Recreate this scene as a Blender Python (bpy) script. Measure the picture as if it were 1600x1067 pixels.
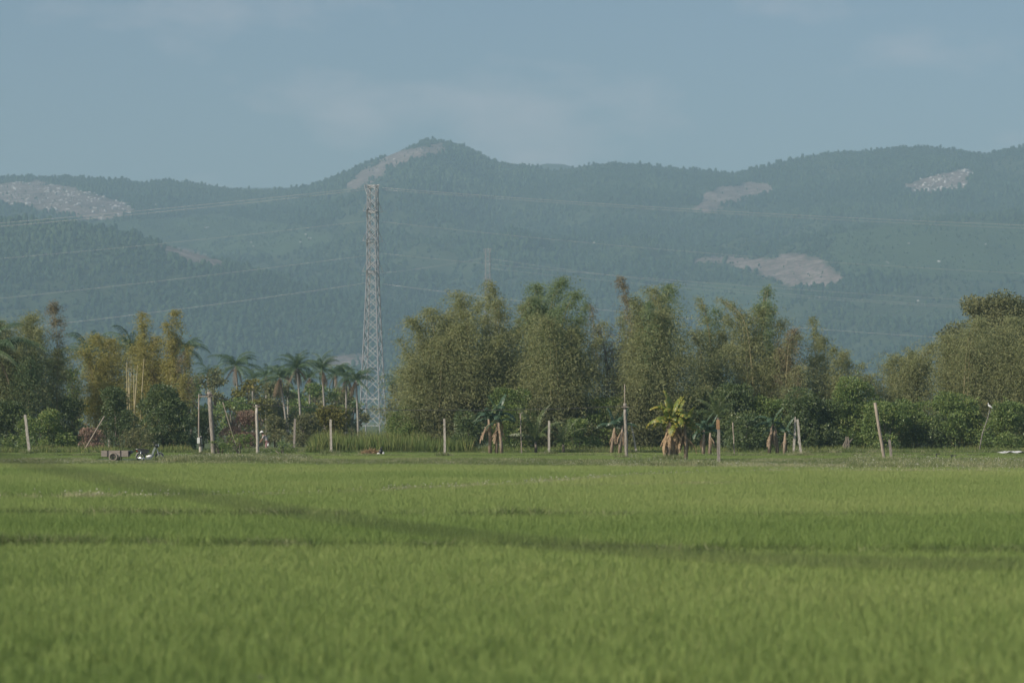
import bpy, bmesh, math, random
import numpy as np
from mathutils import Vector, Matrix, Euler

for o in list(bpy.data.objects):
    bpy.data.objects.remove(o)
S = bpy.context.scene
COL = S.collection
R = math.radians
rng = np.random.default_rng(7)
random.seed(7)

# ------------------------------------------------------------------ camera, world, sun, exposure
H, K, HY = 2.75, 0.000225, 655.0          # eye height (m), tangent per photo pixel, horizon row
cam_d = bpy.data.cameras.new('camera')
cam = bpy.data.objects.new('camera', cam_d)
COL.objects.link(cam)
cam.location = (0, 0, H)
cam.rotation_euler = (R(90), 0, 0)
cam_d.lens = 100.0
cam_d.sensor_width = 36.0
cam_d.shift_y = (HY - 533.5) / 1600.0
cam_d.clip_start = 0.5
cam_d.clip_end = 40000
cam_d.dof.use_dof = True
cam_d.dof.focus_distance = 215.0
cam_d.dof.aperture_fstop = 1.5
S.camera = cam

SUN_EL, SUN_AZ = 34.0, 234.0              # azimuth clockwise from +Y (view direction): behind, to the left
wd = bpy.data.worlds.new('World')
S.world = wd
wd.use_nodes = True
nt = wd.node_tree
nt.nodes.clear()
out = nt.nodes.new('ShaderNodeOutputWorld')
bg = nt.nodes.new('ShaderNodeBackground')
sky = nt.nodes.new('ShaderNodeTexSky')
sky.sky_type = 'NISHITA'
sky.sun_disc = False
sky.sun_elevation = R(SUN_EL)
sky.sun_rotation = R(SUN_AZ)
sky.air_density = 1.0
sky.dust_density = 1.5
sky.ozone_density = 2.8
bg.inputs['Strength'].default_value = 0.068
tc = nt.nodes.new('ShaderNodeTexCoord')
mp = nt.nodes.new('ShaderNodeMapping')
mp.inputs['Scale'].default_value = (1.0, 1.0, 2.4)
mp.inputs['Location'].default_value = (0.31, 0.0, 0.17)
no = nt.nodes.new('ShaderNodeTexNoise')
no.inputs['Scale'].default_value = 11.0
no.inputs['Detail'].default_value = 5.0
no.inputs['Roughness'].default_value = 0.55
rp = nt.nodes.new('ShaderNodeMapRange')
rp.inputs['From Min'].default_value = 0.54
rp.inputs['From Max'].default_value = 0.78
rp.inputs['To Max'].default_value = 0.5
mx = nt.nodes.new('ShaderNodeMix')
mx.data_type = 'RGBA'
mx.inputs[7].default_value = (8.6, 7.8, 7.9, 1)     # thin cloud, sunlit (same radiance units as the sky node)
nt.links.new(tc.outputs['Generated'], mp.inputs['Vector'])
nt.links.new(mp.outputs['Vector'], no.inputs['Vector'])
nt.links.new(no.outputs['Fac'], rp.inputs['Value'])
nt.links.new(rp.outputs['Result'], mx.inputs[0])
nt.links.new(sky.outputs['Color'], mx.inputs[6])
nt.links.new(mx.outputs[2], bg.inputs['Color'])
nt.links.new(bg.outputs['Background'], out.inputs['Surface'])

sl = bpy.data.lights.new('sun', 'SUN')
sl.energy = 3.4
sl.angle = R(0.53)
sl.color = (1.0, 0.90, 0.76)
so = bpy.data.objects.new('sun', sl)
COL.objects.link(so)
sd = Vector((math.sin(R(SUN_AZ)) * math.cos(R(SUN_EL)), math.cos(R(SUN_AZ)) * math.cos(R(SUN_EL)), math.sin(R(SUN_EL))))
so.rotation_euler = sd.to_track_quat('Z', 'Y').to_euler()
so.location = sd * 300

S.view_settings.view_transform = 'Standard'
S.view_settings.look = 'None'
S.view_settings.gamma = 1.0
S.view_settings.exposure = 0.36
S.cycles.use_denoising = True
S.cycles.max_bounces = 5
S.cycles.diffuse_bounces = 2
S.cycles.glossy_bounces = 1
S.cycles.transmission_bounces = 2
S.cycles.volume_bounces = 1
S.cycles.use_adaptive_sampling = True
S.cycles.adaptive_threshold = 0.02

# ------------------------------------------------------------------ helpers
def P(x, y, d):
    return Vector(((x - 800) * K * d, d, H - (y - HY) * K * d))
def X(x, d): return (x - 800) * K * d
def Z(y, d): return H - (y - HY) * K * d
def GD(y, z=0.0): return (H - z) / ((y - HY) * K)

def tag(o, label=None, cat=None, group=None, kind=None):
    if label: o['label'] = label
    if cat: o['category'] = cat
    if group: o['group'] = group
    if kind: o['kind'] = kind
    return o
def empty(name, loc, label=None, cat=None, group=None, rz=0.0):
    o = bpy.data.objects.new(name, None)
    COL.objects.link(o)
    o.location = loc
    o.rotation_euler = (0, 0, rz)
    o.empty_display_size = 0.2
    return tag(o, label, cat, group)
def link(name, me, mat=None, parent=None):
    o = bpy.data.objects.new(name, me)
    COL.objects.link(o)
    if mat is not None and not me.materials:
        me.materials.append(mat)
    if parent is not None:
        o.parent = parent
    return o
def mesh_from(name, V, F, smooth=False):
    me = bpy.data.meshes.new(name)
    me.from_pydata([tuple(v) for v in V], [], F)
    if smooth:
        me.polygons.foreach_set('use_smooth', [True] * len(me.polygons))
    me.update()
    return me

class MB:
    """collects shapes into one mesh"""
    def __init__(s): s.V = []; s.F = []; s.sm = False
    def add(s, V, F):
        n = len(s.V); s.V += [Vector(v) for v in V]; s.F += [tuple(i + n for i in f) for f in F]
    def box(s, c, size, M=None):
        x, y, z = [a / 2 for a in size]
        V = [Vector((i * x, j * y, k * z)) for i in (-1, 1) for j in (-1, 1) for k in (-1, 1)]
        if M: V = [M @ v for v in V]
        s.add([v + Vector(c) for v in V], [(0, 1, 3, 2), (4, 6, 7, 5), (0, 4, 5, 1), (2, 3, 7, 6), (0, 2, 6, 4), (1, 5, 7, 3)])
    def tube(s, pts, rad, n=6, caps=True):
        pts = [Vector(p) for p in pts]
        if not hasattr(rad, '__len__'): rad = [rad] * len(pts)
        rings = []
        for i, p in enumerate(pts):
            t = (pts[min(i + 1, len(pts) - 1)] - pts[max(i - 1, 0)]).normalized()
            a = t.orthogonal() if i == 0 else (prev - t * prev.dot(t))
            a.normalize(); prev = a; b = t.cross(a)
            rings.append([p + (a * math.cos(2 * math.pi * j / n) + b * math.sin(2 * math.pi * j / n)) * rad[i] for j in range(n)])
        V = [v for r in rings for v in r]; F = []
        for i in range(len(pts) - 1):
            for j in range(n):
                F.append((i * n + j, i * n + (j + 1) % n, (i + 1) * n + (j + 1) % n, (i + 1) * n + j))
        if caps:
            F.append(tuple(range(n))[::-1]); F.append(tuple(range((len(pts) - 1) * n, len(pts) * n)))
        s.add(V, F)
    def torus(s, c, R0, r0, axis='Y', n=20, m=7):
        V = []; F = []
        for i in range(n):
            a = 2 * math.pi * i / n
            for j in range(m):
                b = 2 * math.pi * j / m
                q = R0 + r0 * math.cos(b)
                p = Vector((q * math.cos(a), r0 * math.sin(b), q * math.sin(a)))
                V.append(Vector(c) + p)
                F.append((i * m + j, i * m + (j + 1) % m, ((i + 1) % n) * m + (j + 1) % m, ((i + 1) % n) * m + j))
        s.add(V, F)
    def ball(s, c, rad, n=10, m=7):
        rad = Vector(rad if hasattr(rad, '__len__') else (rad,) * 3)
        V = [Vector((0, 0, -1))]; F = []
        for i in range(1, m):
            ph = -math.pi / 2 + math.pi * i / m
            for j in range(n):
                a = 2 * math.pi * j / n
                V.append(Vector((math.cos(ph) * math.cos(a), math.cos(ph) * math.sin(a), math.sin(ph))))
        V.append(Vector((0, 0, 1)))
        for j in range(n):
            F.append((0, 1 + (j + 1) % n, 1 + j))
            F.append((len(V) - 1, 1 + (m - 2) * n + j, 1 + (m - 2) * n + (j + 1) % n))
        for i in range(m - 2):
            for j in range(n):
                F.append((1 + i * n + j, 1 + i * n + (j + 1) % n, 1 + (i + 1) * n + (j + 1) % n, 1 + (i + 1) * n + j))
        s.add([Vector(c) + Vector((v.x * rad.x, v.y * rad.y, v.z * rad.z)) for v in V], F)
    def prism(s, outline, y0, y1):
        n = len(outline)
        V = [(x, y0, z) for x, z in outline] + [(x, y1, z) for x, z in outline]
        F = [tuple(range(n)), tuple(range(2 * n - 1, n - 1, -1))] + [(i, i + n, (i + 1) % n + n, (i + 1) % n) for i in range(n)]
        s.add(V, F)
    def build(s, name, mat, parent=None, smooth=False):
        return link(name, mesh_from(name, s.V, s.F, smooth), mat, parent)

# ---- materials
def new_mat(name):
    m = bpy.data.materials.new(name); m.use_nodes = True
    n = m.node_tree; n.nodes.clear()
    o = n.nodes.new('ShaderNodeOutputMaterial')
    return m, n, o
def ramp(n, stops):
    r = n.nodes.new('ShaderNodeValToRGB')
    e = r.color_ramp.elements
    while len(e) < len(stops): e.new(0.5)
    for i, (p, c) in enumerate(stops):
        e[i].position = p; e[i].color = (*c, 1)
    return r
def plain(name, c1, c2, scale=8.0, rough=0.8, metal=0.0, bump=0.0, stretch=(1, 1, 1)):
    m, n, o = new_mat(name)
    b = n.nodes.new('ShaderNodeBsdfPrincipled')
    t = n.nodes.new('ShaderNodeTexCoord'); mpn = n.nodes.new('ShaderNodeMapping')
    mpn.inputs['Scale'].default_value = stretch
    q = n.nodes.new('ShaderNodeTexNoise'); q.inputs['Scale'].default_value = scale; q.inputs['Detail'].default_value = 5
    r = ramp(n, [(0.3, c1), (0.7, c2)])
    n.links.new(t.outputs['Object'], mpn.inputs['Vector']); n.links.new(mpn.outputs['Vector'], q.inputs['Vector'])
    n.links.new(q.outputs['Fac'], r.inputs['Fac']); n.links.new(r.outputs['Color'], b.inputs['Base Color'])
    b.inputs['Roughness'].default_value = rough; b.inputs['Metallic'].default_value = metal
    if bump:
        bp = n.nodes.new('ShaderNodeBump'); bp.inputs['Strength'].default_value = bump
        n.links.new(q.outputs['Fac'], bp.inputs['Height']); n.links.new(bp.outputs['Normal'], b.inputs['Normal'])
    n.links.new(b.outputs['BSDF'], o.inputs['Surface'])
    return m
def leafmat(name, stops, trans=0.25, attr='tint', instancer=False, patch=0.0, patch_scale=0.05, gloss=0.0):
    """stops: colour ramp over the per-leaf tint; patch: slow real colour drift across the ground"""
    m, n, o = new_mat(name)
    a = n.nodes.new('ShaderNodeAttribute'); a.attribute_name = attr
    fac = a.outputs['Fac']
    def addv(x, y):
        q = n.nodes.new('ShaderNodeMath'); q.operation = 'ADD'
        n.links.new(x, q.inputs[0]); n.links.new(y, q.inputs[1]); return q.outputs[0]
    if instancer:
        i = n.nodes.new('ShaderNodeAttribute'); i.attribute_type = 'INSTANCER'; i.attribute_name = 'itint'
        fac = addv(fac, i.outputs['Fac'])
    if patch:
        g = n.nodes.new('ShaderNodeNewGeometry')
        q = n.nodes.new('ShaderNodeTexNoise'); q.inputs['Scale'].default_value = patch_scale; q.inputs['Detail'].default_value = 4
        n.links.new(g.outputs['Position'], q.inputs['Vector'])
        mr = n.nodes.new('ShaderNodeMapRange'); mr.inputs['From Min'].default_value = 0.3; mr.inputs['From Max'].default_value = 0.7
        mr.inputs['To Min'].default_value = -patch; mr.inputs['To Max'].default_value = patch
        n.links.new(q.outputs['Fac'], mr.inputs['Value'])
        fac = addv(fac, mr.outputs['Result'])
    r = ramp(n, stops); n.links.new(fac, r.inputs['Fac'])
    d = n.nodes.new('ShaderNodeBsdfDiffuse'); t = n.nodes.new('ShaderNodeBsdfTranslucent')
    mxs = n.nodes.new('ShaderNodeMixShader'); mxs.inputs[0].default_value = trans
    n.links.new(r.outputs['Color'], d.inputs['Color']); n.links.new(r.outputs['Color'], t.inputs['Color'])
    n.links.new(d.outputs['BSDF'], mxs.inputs[1]); n.links.new(t.outputs['BSDF'], mxs.inputs[2])
    last = mxs
    if gloss:
        g2 = n.nodes.new('ShaderNodeBsdfGlossy'); g2.inputs['Roughness'].default_value = 0.45
        m2 = n.nodes.new('ShaderNodeMixShader'); m2.inputs[0].default_value = gloss
        n.links.new(mxs.outputs[0], m2.inputs[1]); n.links.new(g2.outputs[0], m2.inputs[2]); last = m2
    n.links.new(last.outputs[0], o.inputs['Surface'])
    return m

M = {}
M['bamboo_olive'] = leafmat('bamboo_olive', [(0.0, (0.187, 0.223, 0.106)), (0.5, (0.317, 0.342, 0.164)), (1.0, (0.495, 0.477, 0.258))], .42)
M['bamboo_green'] = leafmat('bamboo_green', [(0.0, (0.138, 0.211, 0.103)), (0.5, (0.238, 0.314, 0.154)), (1.0, (0.397, 0.427, 0.233))], .42)
M['bamboo_yellow'] = leafmat('bamboo_yellow', [(0.0, (0.223, 0.241, 0.078)), (0.5, (0.374, 0.352, 0.126)), (1.0, (0.541, 0.463, 0.195))], .42)
M['bamboo_brown'] = leafmat('bamboo_brown', [(0.0, (0.171, 0.153, 0.095)), (0.5, (0.271, 0.236, 0.147)), (1.0, (0.397, 0.347, 0.230))], .35)
M['shrub_dark'] = leafmat('shrub_dark', [(0.0, (0.068, 0.110, 0.047)), (0.5, (0.127, 0.182, 0.070)), (1.0, (0.252, 0.294, 0.110))], .3, gloss=.04)
M['shrub_green'] = leafmat('shrub_green', [(0.0, (0.107, 0.170, 0.054)), (0.5, (0.187, 0.269, 0.082)), (1.0, (0.362, 0.387, 0.129))], .3, gloss=.03)
M['shrub_olive'] = leafmat('shrub_olive', [(0.0, (0.134, 0.152, 0.075)), (0.5, (0.220, 0.233, 0.117)), (1.0, (0.336, 0.326, 0.174))], .3)
M['shrub_yellow'] = leafmat('shrub_yellow', [(0.0, (0.104, 0.112, 0.036)), (0.5, (0.195, 0.194, 0.060)), (1.0, (0.325, 0.275, 0.096))], .2)
M['dry_brown'] = leafmat('dry_brown', [(0.0, (.20, .130, .095)), (0.5, (.33, .225, .170)), (1.0, (.45, .34, .27))], .1)
M['straw'] = leafmat('straw', [(0.0, (.20, .13, .06)), (0.5, (.36, .26, .14)), (1.0, (.5, .4, .24))], .1)
M['twig_grey'] = plain('twig_grey', (.16, .15, .13), (.30, .28, .24), 6)
M['palm'] = leafmat('palm', [(0.0, (0.060, 0.113, 0.057)), (0.5, (0.100, 0.166, 0.083)), (1.0, (0.198, 0.256, 0.121))], .2, gloss=.03)
M['palm_young'] = leafmat('palm_young', [(0.0, (.07, .11, .045)), (0.5, (.12, .17, .06)), (1.0, (.22, .23, .09))], .25, gloss=.05)
M['palm_dead'] = leafmat('palm_dead', [(0.0, (.13, .09, .06)), (0.5, (.20, .15, .10)), (1.0, (.28, .22, .16))], .1)
M['banana'] = leafmat('banana', [(0.0, (0.083, 0.133, 0.025)), (0.5, (0.185, 0.252, 0.040)), (1.0, (0.571, 0.399, 0.069))], .35, gloss=.06)
M['banana_dark'] = leafmat('banana_dark', [(0.0, (.035, .080, .050)), (0.5, (.060, .120, .065)), (1.0, (.14, .19, .09))], .3, gloss=.06)
M['banana_dead'] = leafmat('banana_dead', [(0.0, (0.175, 0.118, 0.078)), (0.5, (0.329, 0.235, 0.158)), (1.0, (0.514, 0.416, 0.291))], .15)
M['banana_straw'] = leafmat('banana_straw', [(0.0, (.26, .17, .10)), (0.5, (.44, .31, .19)), (1.0, (.62, .48, .31))], .2)
M['banana_stem'] = plain('banana_stem', (.20, .145, .105), (.42, .33, .245), 5, .85, stretch=(3, 3, .6))
M['culm'] = plain('culm', (.26, .22, .10), (.42, .36, .20), 3, .5)
M['bark'] = plain('bark', (.10, .085, .065), (.22, .19, .15), 5, .9, bump=.4)
M['palm_bark'] = plain('palm_bark', (.24, .22, .19), (.40, .37, .32), 3, .9, stretch=(1, 1, 6))
M['concrete'] = plain('concrete', (.24, .215, .18), (.58, .54, .47), 5, .9, bump=.3, stretch=(3, 3, .8))
M['concrete_dim'] = plain('concrete_dim', (.15, .13, .11), (.40, .36, .31), 5, .9, bump=.3, stretch=(3, 3, .8))
M['old_wood'] = plain('old_wood', (.22, .18, .14), (.42, .36, .29), 5, .9, bump=.3, stretch=(4, 4, .5))
M['rust'] = plain('rust', (.26, .15, .08), (.40, .25, .13), 6, .9)
M['galvanised'] = plain('galvanised', (.32, .33, .34), (.48, .49, .50), 2, .55, .25)
M['wire_bright'] = plain('wire_bright', (.48, .49, .49), (.60, .60, .60), 1, .4, .2)
M['wire_dark'] = plain('wire_dark', (.02, .02, .02), (.035, .035, .035), 1, .6)
M['insulator'] = plain('insulator', (.10, .07, .06), (.18, .13, .11), 6, .3)
M['board'] = plain('board', (.21, .18, .155), (.40, .345, .30), 5, .9, bump=.4, stretch=(.6, 4, 4))
M['steel_dark'] = plain('steel_dark', (.05, .05, .05), (.12, .11, .10), 8, .5, .6)
M['rubber'] = plain('rubber', (.02, .02, .02), (.045, .043, .04), 12, .8)
M['tyre_dusty'] = plain('tyre_dusty', (.20, .17, .14), (.32, .28, .23), 10, .9)
M['chrome'] = plain('chrome', (.70, .70, .70), (.85, .85, .85), 3, .22, .85)
M['silver'] = plain('silver', (.55, .56, .56), (.72, .72, .72), 5, .4, .3)
M['seat_black'] = plain('seat_black', (.015, .015, .016), (.03, .03, .03), 8, .5)
M['panel_grey'] = plain('panel_grey', (.20, .24, .22), (.32, .36, .33), 5, .4)
M['panel_dark'] = plain('panel_dark', (.02, .022, .025), (.05, .05, .05), 4, .35)
M['glass_red'] = plain('glass_red', (.35, .02, .02), (.45, .04, .03), 4, .2)
M['lamp_glass'] = plain('lamp_glass', (.6, .62, .62), (.75, .76, .76), 4, .15)
M['white_cloth'] = plain('white_cloth', (.62, .62, .58), (.80, .80, .77), 5, .9)
M['skin'] = plain('skin', (.30, .17, .11), (.36, .21, .14), 6, .6)
M['shirt'] = plain('shirt', (.34, .32, .31), (.55, .52, .50), 14, .9)
M['trousers'] = plain('trousers', (.30, .17, .17), (.42, .26, .26), 12, .9)
M['hair'] = plain('hair', (.012, .011, .01), (.03, .026, .022), 10, .6)
M['feather'] = plain('feather', (.78, .78, .75), (.86, .86, .84), 6, .8)
M['beak'] = plain('beak', (.55, .38, .08), (.62, .45, .12), 6, .5)
M['tarp'] = plain('tarp', (.62, .62, .60), (.80, .80, .78), 1.5, .6, bump=.4)
M['flower'] = leafmat('flower', [(0.0, (.55, .55, .45)), (1.0, (.80, .80, .72))], .2)
M['rice'] = leafmat('rice', [(0.0, (0.165, 0.248, 0.073)), (0.5, (0.274, 0.363, 0.117)), (1.0, (0.394, 0.448, 0.168))], .40, instancer=True, patch=.30, patch_scale=.035)
M['weed'] = leafmat('weed', [(0.0, (0.100, 0.158, 0.053)), (0.5, (0.198, 0.249, 0.094)), (1.0, (0.510, 0.487, 0.293))], .3, instancer=True, patch=.15, patch_scale=.2)
M['reed'] = leafmat('reed', [(0.0, (0.105, 0.165, 0.053)), (0.5, (0.193, 0.247, 0.083)), (1.0, (0.421, 0.375, 0.165))], .3)
M['forest'] = leafmat('forest', [(0.0, (.018, .036, .020)), (0.5, (.034, .060, .030)), (1.0, (.070, .100, .050))], .0, instancer=True, patch=.25, patch_scale=.004)
M['rock'] = plain('rock', (.38, .36, .34), (.66, .64, .61), .3, .9)

# ---- leaf clouds
def unit(a): return a / np.maximum(np.linalg.norm(a, axis=1, keepdims=True), 1e-9)
def rdir(n):
    return unit(rng.normal(size=(n, 3)))
def leaves(name, C, D, L, W, tint, mat, parent=None, side=None, tri=False):
    n = len(C); nv = 3 if tri else 4
    D = unit(D)
    if side is None: side = rdir(n)
    Sd = unit(np.cross(D, side))
    L = np.broadcast_to(np.asarray(L, float), (n,))[:, None]; W = np.broadcast_to(np.asarray(W, float), (n,))[:, None]
    V = np.empty((n, nv, 3))
    if tri:
        V[:, 0] = C + Sd * W * .5
        V[:, 1] = C + D * L
        V[:, 2] = C - Sd * W * .5
    else:
        V[:, 0] = C
        V[:, 1] = C + D * L * .45 + Sd * W * .5
        V[:, 2] = C + D * L
        V[:, 3] = C + D * L * .45 - Sd * W * .5
    me = bpy.data.meshes.new(name)
    me.vertices.add(n * nv); me.vertices.foreach_set('co', V.ravel())
    me.loops.add(n * nv); me.loops.foreach_set('vertex_index', np.arange(n * nv, dtype=np.int32))
    me.polygons.add(n); me.polygons.foreach_set('loop_start', np.arange(0, n * nv, nv, dtype=np.int32))
    at = me.attributes.new('tint', 'FLOAT', 'POINT')
    at.data.foreach_set('value', np.repeat(np.clip(tint, 0, 1), nv).astype(np.float32))
    me.update(calc_edges=True)
    return link(name, me, mat, parent)
def set_tint(me, v):
    at = me.attributes.new('tint', 'FLOAT', 'POINT')
    at.data.foreach_set('value', np.broadcast_to(np.asarray(v, np.float32), (len(me.vertices),)).copy())

def instancer(name, pts, rot, scl, itint, vid, protos, kind='stuff', label=None, cat=None):
    """one object whose points carry copies of a few small plant meshes"""
    me = bpy.data.meshes.new(name)
    n = len(pts)
    me.vertices.add(n); me.vertices.foreach_set('co', np.asarray(pts, np.float32).ravel())
    for nm, ty, arr in (('rot', 'FLOAT_VECTOR', rot), ('scl', 'FLOAT_VECTOR', scl)):
        a = me.attributes.new(nm, ty, 'POINT'); a.data.foreach_set('vector', np.asarray(arr, np.float32).ravel())
    a = me.attributes.new('itint', 'FLOAT', 'POINT'); a.data.foreach_set('value', np.asarray(itint, np.float32))
    a = me.attributes.new('vid', 'INT', 'POINT'); a.data.foreach_set('value', np.asarray(vid, np.int32))
    me.update()
    o = link(name, me)
    g = bpy.data.node_groups.new(name, 'GeometryNodeTree')
    g.interface.new_socket('Geometry', in_out='INPUT', socket_type='NodeSocketGeometry')
    g.interface.new_socket('Geometry', in_out='OUTPUT', socket_type='NodeSocketGeometry')
    gi = g.nodes.new('NodeGroupInput'); go = g.nodes.new('NodeGroupOutput')
    j = g.nodes.new('GeometryNodeJoinGeometry')
    def named(nm, ty):
        q = g.nodes.new('GeometryNodeInputNamedAttribute'); q.data_type = ty; q.inputs['Name'].default_value = nm
        return q.outputs['Attribute']
    ra, sa, va = named('rot', 'FLOAT_VECTOR'), named('scl', 'FLOAT_VECTOR'), named('vid', 'INT')
    e2r = g.nodes.new('FunctionNodeEulerToRotation'); g.links.new(ra, e2r.inputs[0])
    for k, pr in enumerate(protos):
        oi = g.nodes.new('GeometryNodeObjectInfo'); oi.inputs['Object'].default_value = pr
        ip = g.nodes.new('GeometryNodeInstanceOnPoints')
        cp = g.nodes.new('FunctionNodeCompare'); cp.data_type = 'INT'; cp.operation = 'EQUAL'
        g.links.new(va, cp.inputs[2]); cp.inputs[3].default_value = k
        g.links.new(gi.outputs[0], ip.inputs['Points']); g.links.new(cp.outputs[0], ip.inputs['Selection'])
        g.links.new(oi.outputs['Geometry'], ip.inputs['Instance'])
        g.links.new(e2r.outputs[0], ip.inputs['Rotation']); g.links.new(sa, ip.inputs['Scale'])
        g.links.new(ip.outputs[0], j.inputs[0])
    g.links.new(j.outputs[0], go.inputs[0])
    md = o.modifiers.new('scatter', 'NODES'); md.node_group = g
    return tag(o, label, cat, None, kind)
def proto(name, me, mat):
    if not me.materials: me.materials.append(mat)
    return bpy.data.objects.new(name, me)

# ---- value noise in numpy
def vnoise(x, y, seed=0):
    r = np.random.default_rng(seed).random((256, 256))
    xi = np.floor(x).astype(int); yi = np.floor(y).astype(int)
    fx = x - xi; fy = y - yi
    fx = fx * fx * (3 - 2 * fx); fy = fy * fy * (3 - 2 * fy)
    a = r[xi % 256, yi % 256]; b = r[(xi + 1) % 256, yi % 256]; c = r[xi % 256, (yi + 1) % 256]; d = r[(xi + 1) % 256, (yi + 1) % 256]
    return (a * (1 - fx) + b * fx) * (1 - fy) + (c * (1 - fx) + d * fx) * fy
def fbm(x, y, seed=0, oct=4):
    s = 0; a = .5
    for i in range(oct):
        s = s + a * vnoise(x * 2 ** i, y * 2 ** i, seed + i); a *= .5
    return s / (1 - .5 ** oct)

# ------------------------------------------------------------------ ground
def ground_mat():
    m, n, o = new_mat('ground_soil')
    b = n.nodes.new('ShaderNodeBsdfPrincipled'); g = n.nodes.new('ShaderNodeNewGeometry')
    q = n.nodes.new('ShaderNodeTexNoise'); q.inputs['Scale'].default_value = .35; q.inputs['Detail'].default_value = 8
    r = ramp(n, [(.35, (.050, .085, .025)), (.55, (.085, .120, .038)), (.75, (.13, .125, .055))])
    n.links.new(g.outputs['Position'], q.inputs['Vector']); n.links.new(q.outputs['Fac'], r.inputs['Fac'])
    n.links.new(r.outputs['Color'], b.inputs['Base Color']); b.inputs['Roughness'].default_value = 1
    bp = n.nodes.new('ShaderNodeBump'); bp.inputs['Strength'].default_value = .6; bp.inputs['Distance'].default_value = .1
    n.links.new(q.outputs['Fac'], bp.inputs['Height']); n.links.new(bp.outputs['Normal'], b.inputs['Normal'])
    n.links.new(b.outputs[0], o.inputs[0]); return m
M['ground'] = ground_mat()
tag(link('ground', mesh_from('ground', [(-9000, -200, 0), (9000, -200, 0), (9000, 9000, 0), (-9000, 9000, 0)], [(0, 1, 2, 3)]), M['ground']),
    'flat valley ground under the rice fields', 'ground', kind='structure')

# ------------------------------------------------------------------ hills
RIDGE = np.array([(-900, 300), (-500, 262), (-250, 285), (0, 273), (50, 271), (130, 274), (200, 279), (225, 283), (260, 276), (310, 282), (370, 291), (420, 291),
    (480, 287), (520, 273), (560, 256), (600, 241), (640, 225), (665, 214), (690, 215), (720, 222), (750, 237), (775, 247), (830, 254), (860, 262),
    (890, 258), (920, 253), (960, 250), (1000, 251), (1040, 259), (1100, 262), (1148, 266), (1180, 259), (1230, 248), (1290, 235), (1340, 233),
    (1380, 228), (1430, 225), (1470, 226), (1510, 233), (1535, 239), (1570, 232), (1600, 226), (1700, 205), (1900, 235), (2200, 215), (2600, 280)], float)
SP1 = np.array([(-900, 330), (-300, 318), (0, 345), (120, 352), (200, 364), (345, 404), (450, 438), (560, 478), (650, 525), (760, 580), (900, 640), (3000, 655)], float)
SP2 = np.array([(-900, 655), (600, 640), (700, 600), (800, 545), (900, 490), (1000, 447), (1085, 412), (1200, 384), (1300, 362), (1400, 346), (1600, 336), (1900, 320), (2600, 340)], float)
YR, YF = 5500.0, 2950.0
def smooth(t): t = np.clip(t, 0, 1); return t * t * (3 - 2 * t)
def hill_z(x, y):
    u = x / (YR * K) + 800
    zr = (HY - np.interp(u, RIDGE[:, 0], RIDGE[:, 1])) * K * YR - 3.5
    t = np.clip((y - YF) / (YR - YF), 0, 1)
    back = np.clip((y - YR) / 1500, 0, 1)
    z = zr * (t ** 1.08) * (1 - .55 * back)
    gul = (fbm(x / 260, y / 520, 3) - .5) * 150 + (fbm(x / 90, y / 150, 9) - .5) * 46
    z = z + gul * np.clip(t * 3, 0, 1) * np.clip((1 - t) * 2.2, 0, 1) * (y < YR)
    for sp, yc, wf, wb in ((SP1, 3750, 385, 380), (SP2, 4350, 620, 380)):
        us = x / (yc * K) + 800
        zs = (HY - np.interp(us, sp[:, 0], sp[:, 1])) * K * yc
        w = np.where(y < yc, wf, wb)
        q = np.clip(1 - np.abs(y - yc) / (w * 2.1), 0, 1)
        zs = zs * smooth(q) + (fbm(x / 80, y / 120, 21) - .5) * 34 * smooth(q) * (1 - smooth(q)) * 3
        k = 22.0
        hh = np.clip(.5 + .5 * (zs - z) / k, 0, 1)
        z = z * (1 - hh) + zs * hh + k * hh * (1 - hh) * (zs > 4)
    return np.where(y < YF - 10, -3.0, z)
PATCH = {
 'rocky_left': [(-40, 292), (60, 287), (120, 296), (205, 320), (196, 334), (140, 343), (60, 326), (-40, 312)],
 'peak': [(540, 288), (570, 266), (610, 243), (640, 235), (690, 227), (693, 238), (660, 249), (600, 271), (560, 292)],
 'terraced': [(1088, 326), (1105, 304), (1130, 293), (1180, 287), (1212, 291), (1195, 304), (1140, 318), (1112, 329)],
 'rocky_right': [(1405, 290), (1440, 279), (1510, 266), (1521, 272), (1500, 296), (1440, 300)],
 'whale': [(1083, 416), (1102, 404), (1140, 403), (1195, 409), (1240, 399), (1280, 405), (1302, 430), (1290, 441), (1232, 441), (1190, 427), (1140, 412), (1100, 411)],
 'strip': [(245, 385), (290, 393), (346, 407), (346, 415), (310, 412), (260, 393)],
 'low': [(498, 563), (535, 555), (577, 556), (577, 574), (502, 574)],
}
for _k, _p in PATCH.items():
    _c = np.mean(_p, 0); PATCH[_k] = [(_c[0] + (a - _c[0]) * 1.06, _c[1] + (b_ - _c[1]) * (1.3 if _k in ('strip', 'whale') else 1.12)) for a, b_ in _p]
GRASSY = [[(140, 348), (330, 335), (470, 352), (525, 382), (400, 402), (345, 402), (250, 384)], [(1290, 368), (1400, 346), (1640, 350), (1640, 440), (1310, 430)],
          [(930, 470), (1080, 440), (1210, 445), (1250, 470), (1050, 500)]]
def inpoly(px, py, poly):
    r = np.zeros(px.shape, bool); n = len(poly)
    for i in range(n):
        x1, y1 = poly[i]; x2, y2 = poly[(i + 1) % n]
        if y1 == y2: continue
        c = ((y1 > py) != (y2 > py)) & (px < (x2 - x1) * (py - y1) / (y2 - y1) + x1)
        r ^= c
    return r
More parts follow.
